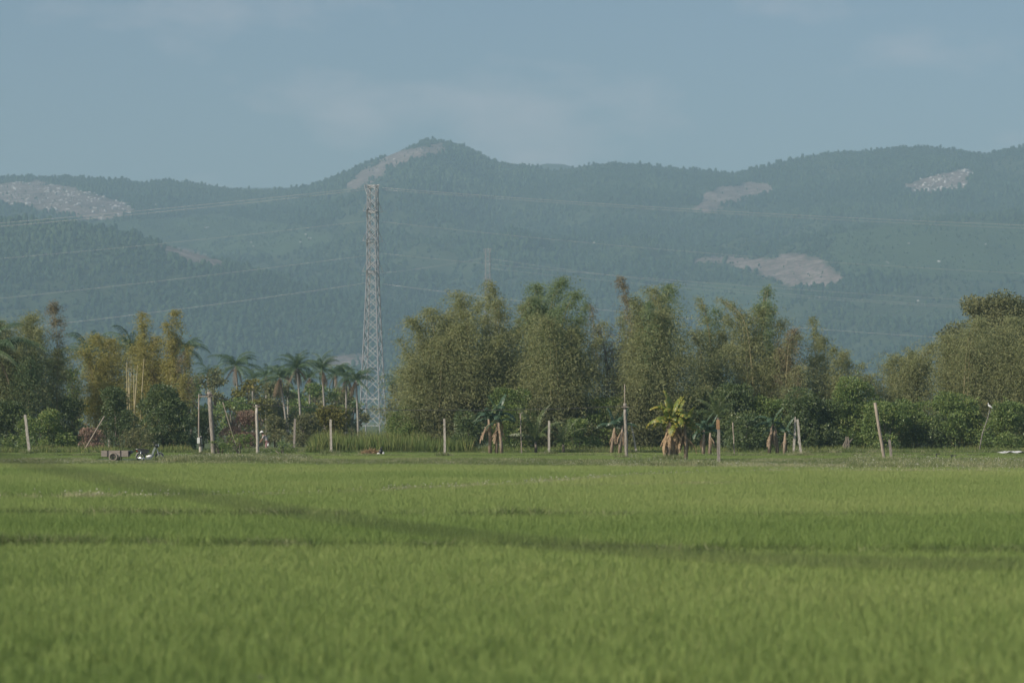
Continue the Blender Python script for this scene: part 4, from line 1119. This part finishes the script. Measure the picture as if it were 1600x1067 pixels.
m = MB(); m.tube([t0 - Vector((0, 0, .4)), Vector((X(976, d0) - X(979, d0), 0, Z(600, d0)))], [.05, .028], 6); m.build('mast', M['old_wood'], r0, True)
m = MB(); m.box(t0 + Vector((0, -.1, -.25)), (.5, .06, .06)); m.build('crossbar', M['old_wood'], r0)
collar(r0, t0 - Vector((0, 0, .35)), rr * 1.15, 'steel_dark')
POLE_D = Vector((X(976.5, d0), d0 - .1, t0.z - .2))
post(995, 710, 986, 660, 3.4, 'slim white post leaning left beside the tallest pole')
r0, t0, d0, rr = post(1124, 729, 1121.5, 656, 5.4, 'nearest post with a rust orange top right of the big banana', 'concrete_dim', True, 'fence posts along the field')
m = MB(); m.tube([t0 * .80, t0 * .90, t0 * 1.005], [rr * 1.12, rr * 1.13, rr * 1.05], 4); m.build('rusty_cap', M['rust'], r0)
post(1148, 709, 1145, 660, 1.9, 'thin pale stick leaning right of the rust topped post', 'old_wood', False, 'thin sticks', name='stick', dz=214)
post(1240, 711, 1242.5, 651, 4.2, 'pointed white post, left one of the pair', 'concrete', True, tip=True)
post(1252, 714, 1246, 655, 4.2, 'blunt white post leaning left, right one of the pair')
post(1383, 726, 1367, 629, 5.0, 'long weathered pole leaning left before the hedge', 'old_wood', False, 'utility poles', name='leaning_pole')
post(1393, 724, 1389.5, 687, 4.6, 'short stubby post beside the long leaning pole', 'concrete_dim')
post(128, 694, 163, 650, 2.2, 'pale stick leaning right against the brown brush heap', 'old_wood', False, 'thin sticks', name='stick', dz=226)
post(1009, 709, 1009, 702, 1.4, 'tiny stake left of the big banana plant', 'old_wood', False, 'thin sticks', name='stick')
post(372, 672, 348, 628, 1.6, 'longer pale dead branch leaning over the brown brush heap', 'old_wood', False, 'thin sticks', name='dead_branch', dz=240)
for i, (a, b_, lb) in enumerate([((1463, 722), (1463, 708), 'black stake with a short side arm, left of the two'), ((1487, 722), (1487, 711), 'black stake with a flat crosspiece, right of the two')]):
    r0, t0, d0, rr = post(a[0], 720, b_[0], b_[1], 1.6, lb, 'wire_dark', False, 'black stakes in the verge', name='stake', dz=190)
    m = MB(); m.box(t0 + Vector((.12 if i == 0 else .12, 0, -.03)), (.26 if i == 0 else .42, .04, .06)); m.build('crosspiece', M['wire_dark'], r0)
# pale stems among the far trees
for a, b_, dd, lb in [((289, 612), (282, 590), 250, None)]: pass

def wire(name, P0, label, mat, rad, cat='wire', group=None, n=5):
    m = MB(); m.tube(P0, rad, n); return tag(m.build(name, M[mat], None, True), label, cat, group)
def span(a, b, sag, n=14):
    return [a.lerp(b, i / n) - Vector((0, 0, sag * 4 * (i / n) * (1 - i / n))) for i in range(n + 1)]
wire('overhead_wire', span(POLE_A, POLE_B, .05, 4), 'dark wire between the thin pole and the thick pole', 'wire_dark', .02, group='low wires on the poles')
wire('overhead_wire', span(POLE_B, POLE_C, .12, 8), 'dark wire from the thick pole to the slim pale pole', 'wire_dark', .02, group='low wires on the poles')
wire('overhead_wire', span(POLE_C, POLE_D, .35, 24), 'long dark wire from the slim pale pole to the tallest grey pole', 'wire_dark', .02, group='low wires on the poles')
# slack cable hanging close to the camera
cd = 12.0
cp = np.polyfit([(x - 800) * K * cd for x in (0, 250, 500, 750, 1000, 1250, 1600)], [Z(y, cd) for y in (713, 765, 805, 836, 860, 875, 880)], 2)
wire('cable', [Vector((x, cd, np.polyval(cp, x))) for x in np.linspace(-7.5, 8, 60)], 'out of focus dark cable sagging across the foreground', 'wire_dark', .0078, 'cable')

# ------------------------------------------------------------------ pylons
UB = mesh_from('bar', [(-.5, -.5, 0), (.5, -.5, 0), (.5, .5, 0), (-.5, .5, 0), (-.5, -.5, 1), (.5, -.5, 1), (.5, .5, 1), (-.5, .5, 1)],
               [(3, 2, 1, 0), (4, 5, 6, 7), (0, 1, 5, 4), (1, 2, 6, 5), (2, 3, 7, 6), (3, 0, 4, 7)])
UB.materials.append(M['galvanised'])
def bar_(name, a, b, w, parent):
    o = link(name, UB, None, parent); v = Vector(b) - Vector(a)
    o.matrix_local = Matrix.Translation(Vector(a)) @ v.to_track_quat('Z', 'Y').to_matrix().to_4x4() @ Matrix.Diagonal((w, w, v.length, 1)); return o
def pylon(x, d, htop, label, rz, sc=1.0):
    def bar(name, a, b, w, parent): return bar_(name, a, b, w * sc, parent)
    root = empty('pylon', (X(x, d), d, 0), label, 'pylon', 'high voltage pylons', rz)
    wz = htop * .645; zs_ = [0, wz, htop]; hw_ = [2.0, .86, .76]
    def corner(z, i):
        q = np.interp(z, zs_, hw_); return Vector(((-q, q, q, -q)[i], (-q, -q, q, q)[i], z))
    for i in range(4):
        bar('leg', corner(-.2, i), corner(wz, i), .18, root); bar('leg', corner(wz, i), corner(htop, i), .15, root)
    z = 1.6; lev = []
    while z < htop - .5:
        lev.append(z); z += 2 * np.interp(z, zs_, hw_) * (.88 if z < wz else 1.0)
    lev.append(htop)
    for a, b in zip(lev[:-1], lev[1:]):
        for i in range(4):
            j = (i + 1) % 4
            bar('brace', corner(a, i), corner(b, j), .085, root); bar('brace', corner(a, j), corner(b, i), .085, root)
    for z in [1.6, 6.5, wz, wz + 5.6, wz + 11.2, htop]:
        for i in range(4): bar('girt', corner(z, i), corner(z, (i + 1) % 4), .11, root)
    # crossarms run along the line of sight, tips towards and away from the camera
    for k, z in enumerate((wz + .4, wz + 6.0, wz + 11.4)):
        for sgn in (-1, 1):
            arm = empty('crossarm', (0, 0, 0)); arm.parent = root
            q = np.interp(z, zs_, hw_); tip = Vector((sgn * -.2, sgn * 4.2, z + .1))
            for ex in (-1, 1):
                bar('arm_bar', (ex * q, sgn * q, z), tip, .10, arm); bar('arm_bar', (ex * q, sgn * q, z + 1.9), tip, .09, arm)
                bar('arm_bar', (ex * q * 1.8, sgn * (q + .6), z - .1), (ex * q, sgn * q, z + 1.9), .08, arm)
            bar('arm_bar', (-q * 1.85, sgn * (q + .55), z), (q * 1.85, sgn * (q + .55), z), .08, arm)
            m = MB(); 
            for c in range(8): m.tube([tip + Vector((0, 0, -.1 - c * .17)), tip + Vector((0, 0, -.2 - c * .17))], [.12, .05], 7)
            m.build('insulator', M['insulator'], root, True)
    for sgn in (-1, 1):
        bar('earth_arm', (0, 0, htop - .1), (sgn * 1.45, -.6, htop + .05), .13, root); bar('earth_arm', (sgn * .76, -.76, htop - 1.9), (sgn * 1.45, -.6, htop + .05), .09, root)
        bar('earth_arm', (sgn * .76, .76, htop - .1), (sgn * 1.45, -.6, htop + .05), .09, root)
    return root
PD = 520.0
pylon(582.5, PD, Z(290, PD), 'tall grey lattice pylon left of the middle grove', R(-15), 1.0)
pylon(762, 980, Z(389, 980), 'distant lattice pylon showing its top above the bamboo', R(-8), .62)
def conductor(ctrl, d0, d1, label, rad=.045, deg=2, x0=None, x1=None):
    c = np.array(ctrl, float); f = np.polyfit(c[:, 0], c[:, 1], min(deg, len(c) - 1))
    a, b = (x0 if x0 is not None else c[0, 0]), (x1 if x1 is not None else c[-1, 0])
    xs = np.linspace(a, b, 36); ds = np.linspace(d0, d1, 36)
    wire('conductor', [P(x, np.polyval(f, x), dd) for x, dd in zip(xs, ds)], label, 'wire_bright', rad * .62, 'power line', 'high voltage conductors', 4)
conductor([(574, 293), (200, 331), (0, 349), (-200, 364)], PD, 535, 'uppermost wire running left from the tall pylon')
conductor([(576, 296), (200, 336), (0, 354), (-200, 369)], PD, 538, 'second wire running left just under the uppermost one')
conductor([(574, 345), (300, 376), (0, 404), (-200, 420)], PD, 535, 'faint third wire running left from the tall pylon', .03)
conductor([(574, 399), (420, 419), (0, 466), (-200, 486)], PD, 535, 'fourth wire running left from the tall pylon', .036)
conductor([(574, 442), (325, 477), (100, 505), (-200, 536)], PD, 535, 'lowest wire running left from the tall pylon')
conductor([(597, 294), (800, 308), (1090, 328), (1340, 341), (1600, 352), (1800, 358)], PD, 500, 'uppermost wire running right from the tall pylon')
conductor([(597, 297), (800, 311), (1090, 332), (1340, 345), (1600, 357), (1800, 364)], PD, 503, 'second wire running right just under the uppermost one', .036)
conductor([(597, 346), (720, 360), (1000, 388), (1400, 415), (1800, 436)], PD, 500, 'faint third wire running right from the tall pylon', .03)
conductor([(597, 396), (685, 405), (1000, 434), (1400, 462), (1800, 482)], PD, 500, 'fourth wire running right from the tall pylon', .03)
conductor([(597, 443), (720, 459), (890, 480), (1290, 515), (1450, 525), (1800, 543)], PD, 500, 'lowest wire running right from the tall pylon')
conductor([(766, 402), (960, 435), (1100, 447), (1500, 475), (1800, 488)], 980, 940, 'upper wire running right from the distant pylon', .055)
conductor([(766, 418), (900, 436), (1100, 452), (1500, 480), (1800, 494)], 980, 940, 'lower wire running right from the distant pylon', .045)
conductor([(758, 402), (700, 414), (640, 421), (560, 430)], 980, 1000, 'short wire running left from the distant pylon', .035)

# ------------------------------------------------------------------ cart and motorbike
VD = 186.0
def cart():
    root = empty('cart', (X(160, VD), VD, 0), 'weathered wooden two wheeled cart behind the motorbike', 'cart'); px = K * VD
    L = 42 * px; z0 = .33; bh = .125; W = 1.15
    for side in (-W / 2, W / 2):
        for k in range(3):
            m = MB(); m.box((L / 2, side, z0 + bh * (k + .5) + .004 * k), (L, .035, bh - .012)); m.build('board', M['board'], root)
    for ex in (0.03, L - .03):
        for k in range(3):
            m = MB(); m.box((ex, 0, z0 + bh * (k + .5)), (.035, W - .05, bh - .014)); m.build('board', M['board'], root)
    for k in range(5):
        m = MB(); m.box((L / 2, -W / 2 + .14 + k * .22, z0 - .02), (L - .08, .2, .03)); m.build('floor_board', M['board'], root)
    for ex in (.42, L - .5):
        for side in (-1, 1):
            m = MB(); m.box((ex, side * (W / 2 + .035), z0 + .17), (.06, .035, .44)); m.build('stake', M['steel_dark'], root)
    for side in (-1, 1):
        w = MB(); w.torus((.80, side * .66, .30), .24, .055, n=24); wh = w.build('wheel', M['tyre_dusty'], root, True)
        m = MB(); m.torus((.80, side * .66, .30), .17, .02, n=20, m=5)
        for a in range(6): m.tube([(.80, side * .66, .30), (.80 + .17 * math.cos(a * 1.047), side * .66, .30 + .17 * math.sin(a * 1.047))], .014, 4)
        m.build('rim', M['steel_dark'], wh, True)
    m = MB(); m.tube([(.80, -.66, .30), (.80, .66, .30)], .03, 6); m.build('axle', M['steel_dark'], root)
    m = MB(); m.tube([(1.18, -.4, z0), (1.22, -.4, .02)], .03, 5); m.tube([(1.18, .4, z0), (1.22, .4, .02)], .03, 5); m.build('prop_leg', M['steel_dark'], root)
    m = MB()
    for s_ in (-.35, .35): m.tube([(L - .15, s_, z0), (L + .22, s_ * .5, z0 + .30), (L + .62, 0, .80)], .03, 6)
    m.tube([(L - .05, -.35, z0 + .1), (L - .05, .35, z0 + .1)], .025, 5); m.build('drawbar', M['steel_dark'], root, True)
    m = MB(); m.box((L + .10, 0, z0 + .26), (.22, .5, .2), Matrix.Rotation(-.5, 3, 'Y')); m.build('toe_board', M['panel_dark'], root)
cart()
def motorbike():
    root = empty('motorbike', (X(213, VD), VD - .1, 0), 'small grey motorbike with chrome exhaust parked beside the cart', 'motorbike')
    rx, fx, R0 = .30, 1.52, .245
    for nm, x in (('wheel', rx), ('wheel', fx)):
        w = MB(); w.torus((x, 0, R0 + .045), R0, .045, n=26); wh = w.build(nm, M['rubber'], root, True)
        m = MB(); m.torus((x, 0, R0 + .045), R0 - .05, .018, n=24, m=6)
        for a in range(12): m.tube([(x, .03 * (-1) ** a, R0 + .045), (x + (R0 - .05) * math.cos(a * .5236), 0, R0 + .045 + (R0 - .05) * math.sin(a * .5236))], .006, 3)
        m.tube([(x, -.06, R0 + .045), (x, .06, R0 + .045)], .05, 10); m.build('rim', M['chrome'], wh, True)
    def fender(x, a0, a1, mat, w=.06):
        V = []; F = []; n = 12
        for i in range(n + 1):
            a = a0 + (a1 - a0) * i / n
            for yy, rr in ((-w, R0 + .06), (-w * .5, R0 + .085), (w * .5, R0 + .085), (w, R0 + .06)): V.append((x + rr * math.cos(a), yy, R0 + .045 + rr * math.sin(a)))
        for i in range(n):
            for j in range(3): F.append((4 * i + j, 4 * i + j + 1, 4 * i + 5 + j, 4 * i + 4 + j))
        m = MB(); m.add(V, F); m.build('fender', M[mat], root, True)
    fender(rx, R(25), R(190), 'silver'); fender(fx, R(20), R(150), 'panel_grey')
    m = MB(); m.tube([(1.30, 0, .86), (1.08, 0, .50), (.72, 0, .46), (.30, 0, .66)], .035, 7); m.tube([(.72, 0, .46), (rx, -.08, .29)], .025, 6); m.tube([(.72, 0, .46), (rx, .08, .29)], .025, 6); m.build('frame', M['panel_dark'], root, True)
    m = MB(); m.prism([(.10, .66), (.30, .58), (.62, .50), (.86, .56), (.80, .70), (.40, .74), (.12, .72)], -.10, .10); m.build('side_panel', M['panel_dark'], root)
    m = MB()
    m.prism([(.06, .74), (.30, .72), (.62, .71), (.84, .70), (.90, .76), (.74, .80), (.55, .80), (.38, .84), (.10, .85)], -.12, .12); m.build('seat', M['seat_black'], root)
    m = MB(); m.prism([(1.02, .40), (1.12, .42), (1.22, .66), (1.34, .92), (1.30, .96), (1.20, .92), (1.08, .66)], -.20, .20); m.build('leg_shield', M['panel_grey'], root)
    m = MB(); m.tube([(1.34, -.07, .84), (fx, -.07, .29)], .028, 7); m.tube([(1.34, .07, .84), (fx, .07, .29)], .028, 7); m.build('fork', M['silver'], root, True)
    m = MB(); m.tube([(1.16, -.34, 1.02), (1.26, -.14, 1.05), (1.30, 0, .98), (1.26, .14, 1.05), (1.16, .34, 1.02)], .018, 6); hb = m.build('handlebar', M['steel_dark'], root, True)
    for s_ in (-1, 1):
        m = MB(); m.tube([(1.22, s_ * .24, 1.03), (1.17, s_ * .30, 1.22)], .010, 5); m.ball((1.16, s_ * .31, 1.25), (.03, .075, .05), 9, 6); m.build('mirror', M['panel_dark'], hb, True)
        m = MB(); m.tube([(1.20, s_ * .22, 1.03), (1.14, s_ * .36, 1.02)], .026, 7); m.build('grip', M['rubber'], hb, True)
    m = MB(); m.ball((1.36, 0, 1.02), (.13, .13, .13), 12, 8); m.build('headlamp_housing', M['panel_dark'], root, True)
    m = MB(); m.ball((1.44, 0, 1.02), (.06, .10, .10), 12, 8); m.build('headlight', M['lamp_glass'], root, True)
    m = MB(); m.ball((.06, 0, .66), (.05, .08, .05), 9, 6); m.build('tail_light', M['glass_red'], root, True)
    m = MB(); m.ball((.92, 0, .33), (.20, .14, .12), 12, 8); m.tube([(.98, 0, .34), (1.16, 0, .36)], .075, 9); m.box((.80, 0, .30), (.26, .2, .16)); m.build('engine', M['silver'], root, True)
    m = MB(); m.tube([(1.10, -.12, .28), (.90, -.16, .18), (.62, -.17, .18), (.56, -.17, .19), (.05, -.17, .24)], [.022, .024, .026, .05, .055], 9); m.build('exhaust', M['chrome'], root, True)
    m = MB(); m.tube([(.34, -.12, .68), (rx, -.11, .30)], [.028, .03], 8); m.tube([(.34, .12, .68), (rx, .11, .30)], [.028, .03], 8); m.build('shock_absorber', M['chrome'], root, True)
    m = MB(); m.tube([(.30, -.13, .74), (.02, -.13, .80), (-.06, 0, .80), (.02, .13, .80), (.30, .13, .74)], .014, 6); m.build('grab_rail', M['chrome'], root, True)
    m = MB(); m.tube([(.72, -.10, .30), (.70, -.24, .02)], .014, 5); m.build('kickstand', M['steel_dark'], root)
    m = MB(); m.box((.88, -.20, .24), (.05, .16, .03)); m.box((.88, .20, .24), (.05, .16, .03)); m.build('footrest', M['rubber'], root)
motorbike()

# ------------------------------------------------------------------ bending person
def skin_obj(name, verts, edges, radii, mat, parent, sub=2, root=0):
    me = bpy.data.meshes.new(name); me.from_pydata(verts, edges, []); me.update()
    o = link(name, me, mat, parent)
    sk = o.modifiers.new('skin', 'SKIN'); sk.use_smooth_shade = True
    for i, v in enumerate(me.skin_vertices[0].data):
        r = radii[i]; v.radius = r if hasattr(r, '__len__') else (r, r); v.use_root = (i == root)
    s2 = o.modifiers.new('sub', 'SUBSURF'); s2.levels = sub; s2.render_levels = sub
    return o
def person():
    d = 232.0
    root = empty('person', (X(417, d), d, 0), 'person in white hat and pale shirt bending forward by the brown heap', 'person')
    f = -1     # faces left
    V = [(0, 0, .92), (.06 * f, 0, 1.08), (.16 * f, 0, 1.26), (.27 * f, 0, 1.42), (.33 * f, 0, 1.50), (.38 * f, 0, 1.56), (.41 * f, 0, 1.64),
         (.02, -.10, .86), (.06 * f, -.11, .48), (.03, -.11, .09), (.12 * f, -.12, .04),
         (.02, .10, .86), (.02, .11, .48), (.10, .11, .09), (.0, .12, .04),
         (.25 * f, -.19, 1.38), (.38 * f, -.24, 1.13), (.52 * f, -.18, .95), (.57 * f, -.17, .88),
         (.25 * f, .19, 1.38), (.36 * f, .24, 1.13), (.50 * f, .17, .93), (.55 * f, .16, .86)]
    E = [(0, 1), (1, 2), (2, 3), (3, 4), (4, 5), (5, 6), (0, 7), (7, 8), (8, 9), (9, 10), (0, 11), (11, 12), (12, 13), (13, 14), (3, 15), (15, 16), (16, 17), (17, 18), (3, 19), (19, 20), (20, 21), (21, 22)]
    Rr = [.15, .14, .155, .13, .055, .085, .095, .095, .065, .042, .04, .095, .065, .042, .04, .062, .045, .034, .034, .062, .045, .034, .034]
    # fingers
    for hand, sg_ in ((18, -1), (22, 1)):
        b = Vector(V[hand])
        for k, ln in enumerate((.07, .085, .08, .06)):
            a = b + Vector((.03 * f, (k - 1.5) * .02, -.02)); c = a + Vector((.3 * f, 0, -.9)) * ln * .6; e = c + Vector((-.2 * f, 0, -.9)) * ln * .5
            i = len(V); V += [tuple(a), tuple(c), tuple(e)]; E += [(hand, i), (i, i + 1), (i + 1, i + 2)]; Rr += [.010, .009, .008]
        i = len(V); V += [tuple(b + Vector((.02 * f, -.04 * sg_, 0))), tuple(b + Vector((.05 * f, -.05 * sg_, -.04)))]; E += [(hand, i), (i, i + 1)]; Rr += [.011, .009]
    skin_obj('body', V, E, Rr, M['skin'], root)
    skin_obj('shirt', [V[0], V[1], V[2], V[3], V[15], (.36 * f, -.235, 1.17), V[19], (.345 * f, .235, 1.17)], [(0, 1), (1, 2), (2, 3), (3, 4), (4, 5), (3, 6), (6, 7)], [.165, .165, .18, .15, .082, .065, .082, .065], M['shirt'], root)
    skin_obj('trousers', [V[0], V[7], V[8], (.03, -.11, .14), V[11], V[12], (.095, .11, .14)], [(0, 1), (1, 2), (2, 3), (0, 4), (4, 5), (5, 6)], [.170, .115, .085, .07, .115, .085, .07], M['trousers'], root)
    hc = Vector((.425 * f, 0, 1.66))
    m = MB(); m.ball(hc + Vector((.02, 0, .0)), (.095, .09, .11), 12, 9); m.build('hair', M['hair'], root, True)
    m = MB(); m.ball(hc + Vector((-.10, 0, -.03)), (.02, .016, .02), 8, 6); m.build('nose', M['skin'], root, True)
    for s_ in (-1, 1):
        m = MB(); m.ball(hc + Vector((-.085, s_ * .035, .005)), .012, 8, 6); m.build('eye', M['hair'], root, True)
        m = MB(); m.ball(hc + Vector((.0, s_ * .095, -.02)), (.025, .012, .035), 8, 6); m.build('ear', M['skin'], root, True)
    m = MB(); m.box(hc + Vector((-.088, 0, -.062)), (.012, .045, .010)); m.build('mouth', M['trousers'], root)
    m = MB(); V = []; F = []; n = 18
    prof = [(.0, .20), (.07, .185), (.115, .13), (.125, .07), (.21, .045), (.215, .035), (.12, .05)]
    for r_, z in prof:
        for j in range(n): a = 2 * math.pi * j / n; V.append(hc + Vector((r_ * math.cos(a), r_ * math.sin(a), z - .02 + r_ * math.cos(a) * .18)))
    for i in range(len(prof) - 1):
        for j in range(n): F.append((i * n + j, i * n + (j + 1) % n, (i + 1) * n + (j + 1) % n, (i + 1) * n + j))
    m.add(V, F); m.build('hat', M['white_cloth'], root, True)
person()
# pale sack on the bank beside the person
m = MB(); m.tube([(0, 0, -.02), (0, 0, .10), (.01, 0, .28), (.0, 0, .40), (.01, 0, .44), (.02, 0, .52)], [.15, .18, .16, .07, .05, .09], 10)
so_ = m.build('sack', M['white_cloth'], None, True); so_.scale = (.42, .42, .42); so_.location = (X(419, 213), 213, .75); tag(so_, 'small pale tied sack by the bending person', 'sack')

# small dark bundle at the field edge
r0 = empty('bundle', (X(595, 213), 213, .1), 'small dark bundle with pale cloth beside the straw heap', 'bundle')
m = MB(); m.ball((0, 0, .22), (.16, .15, .20), 9, 7); m.tube([(0, 0, .36), (.03, 0, .5), (.14, 0, .6)], [.07, .04, .02], 6); m.build('wrap', M['panel_dark'], r0, True)
m = MB(); m.ball((-.16, 0, .06), (.16, .13, .10), 9, 6); m.ball((.18, 0, .10), (.10, .10, .13), 9, 6); m.build('cloth', M['white_cloth'], r0, True)

# perched white bird on a dead branch
bd = 226.0
r0 = empty('dead_branch', (X(1529, bd), bd, 0), 'dead grey branch leaning right with a white bird on its tip', 'branch')
bt = Vector((X(1546.5, bd) - X(1529, bd), 0, Z(639, bd)))
m = MB(); m.tube([(0, 0, -.1), bt * .45 + Vector((-.1, 0, 0)), bt * .8 + Vector((.02, 0, 0)), bt], [.06, .05, .035, .02], 6); m.build('limb', M['twig_grey'], r0, True)
m = MB()
for k in range(5):
    t = .5 + .1 * k; m.tube([bt * t, bt * t + Vector((.5 * (-1) ** k, .1, .35))], [.02, .006], 4)
m.build('twig', M['twig_grey'], r0)
r1 = empty('egret', (X(1546.5, bd), bd, Z(639, bd)), 'white bird perched on the tip of the dead branch', 'bird')
skin_obj('body', [(.0, 0, .22), (.10, 0, .16), (.24, 0, .04), (-.09, 0, .30), (-.13, 0, .38), (-.10, 0, .45), (-.15, 0, .49)], [(0, 1), (1, 2), (0, 3), (3, 4), (4, 5), (5, 6)], [.085, .075, .02, .05, .03, .028, .034], M['feather'], r1)
m = MB(); m.tube([(-.17, 0, .49), (-.27, 0, .475)], [.014, .003], 6); m.build('beak', M['beak'], r1, True)
for s_ in (-1, 1):
    m = MB(); m.tube([(.02, s_ * .03, .16), (.03, s_ * .03, .08), (.0, s_ * .03, .0)], .009, 5); m.build('leg', M['steel_dark'], r1)

# white sheet lying on the bank at the right edge
xs = np.linspace(X(1562, 221), X(1640, 221), 40); ys = np.linspace(219.5, 222.5, 12)
gx, gy = np.meshgrid(xs, ys)
V = np.stack([gx, gy, .02 + .32 * fbm(gx / .35, gy / .9, 77) + .10 * (gx - xs[0]) / (xs[-1] - xs[0])], -1).reshape(-1, 3)
F = [(j * 40 + i, j * 40 + i + 1, j * 40 + 41 + i, j * 40 + 40 + i) for j in range(11) for i in range(39)]
o = link('plastic_sheet', mesh_from('plastic_sheet', V, F, True), M['tarp']); tag(o, 'crumpled white sheet on the ground at the right edge', 'sheet')
sm = o.modifiers.new('thick', 'SOLIDIFY'); sm.thickness = .01
# dark stump in the hedge
r0 = empty('stump', (X(1323, 227), 227, 0), 'dark dead stump at the foot of the green hedge', 'stump')
m = MB()
for k in range(5): m.tube([(rng.normal(0, .35), rng.normal(0, .2), -.1), (rng.normal(0, .15), 0, .6), (rng.normal(0, .25), 0, 1.2 + .4 * rng.random())], [.14, .11, .05], 7)
m.build('trunk', M['bark'], r0, True)

# ------------------------------------------------------------------ haze: the air of the valley
m, n, o = new_mat('valley_haze')
pv = n.nodes.new('ShaderNodeVolumePrincipled')
pv.inputs['Color'].default_value = (.52, .745, .90, 1)
pv.inputs['Density'].default_value = 1.75e-4
pv.inputs['Anisotropy'].default_value = 0.0
n.links.new(pv.outputs[0], o.inputs['Volume'])
b = MB(); b.box((0, 4500, 300), (18200, 9400, 640))
hz_o = b.build('haze', m); tag(hz_o, 'pale blue haze filling the valley air', 'haze', None, 'stuff')
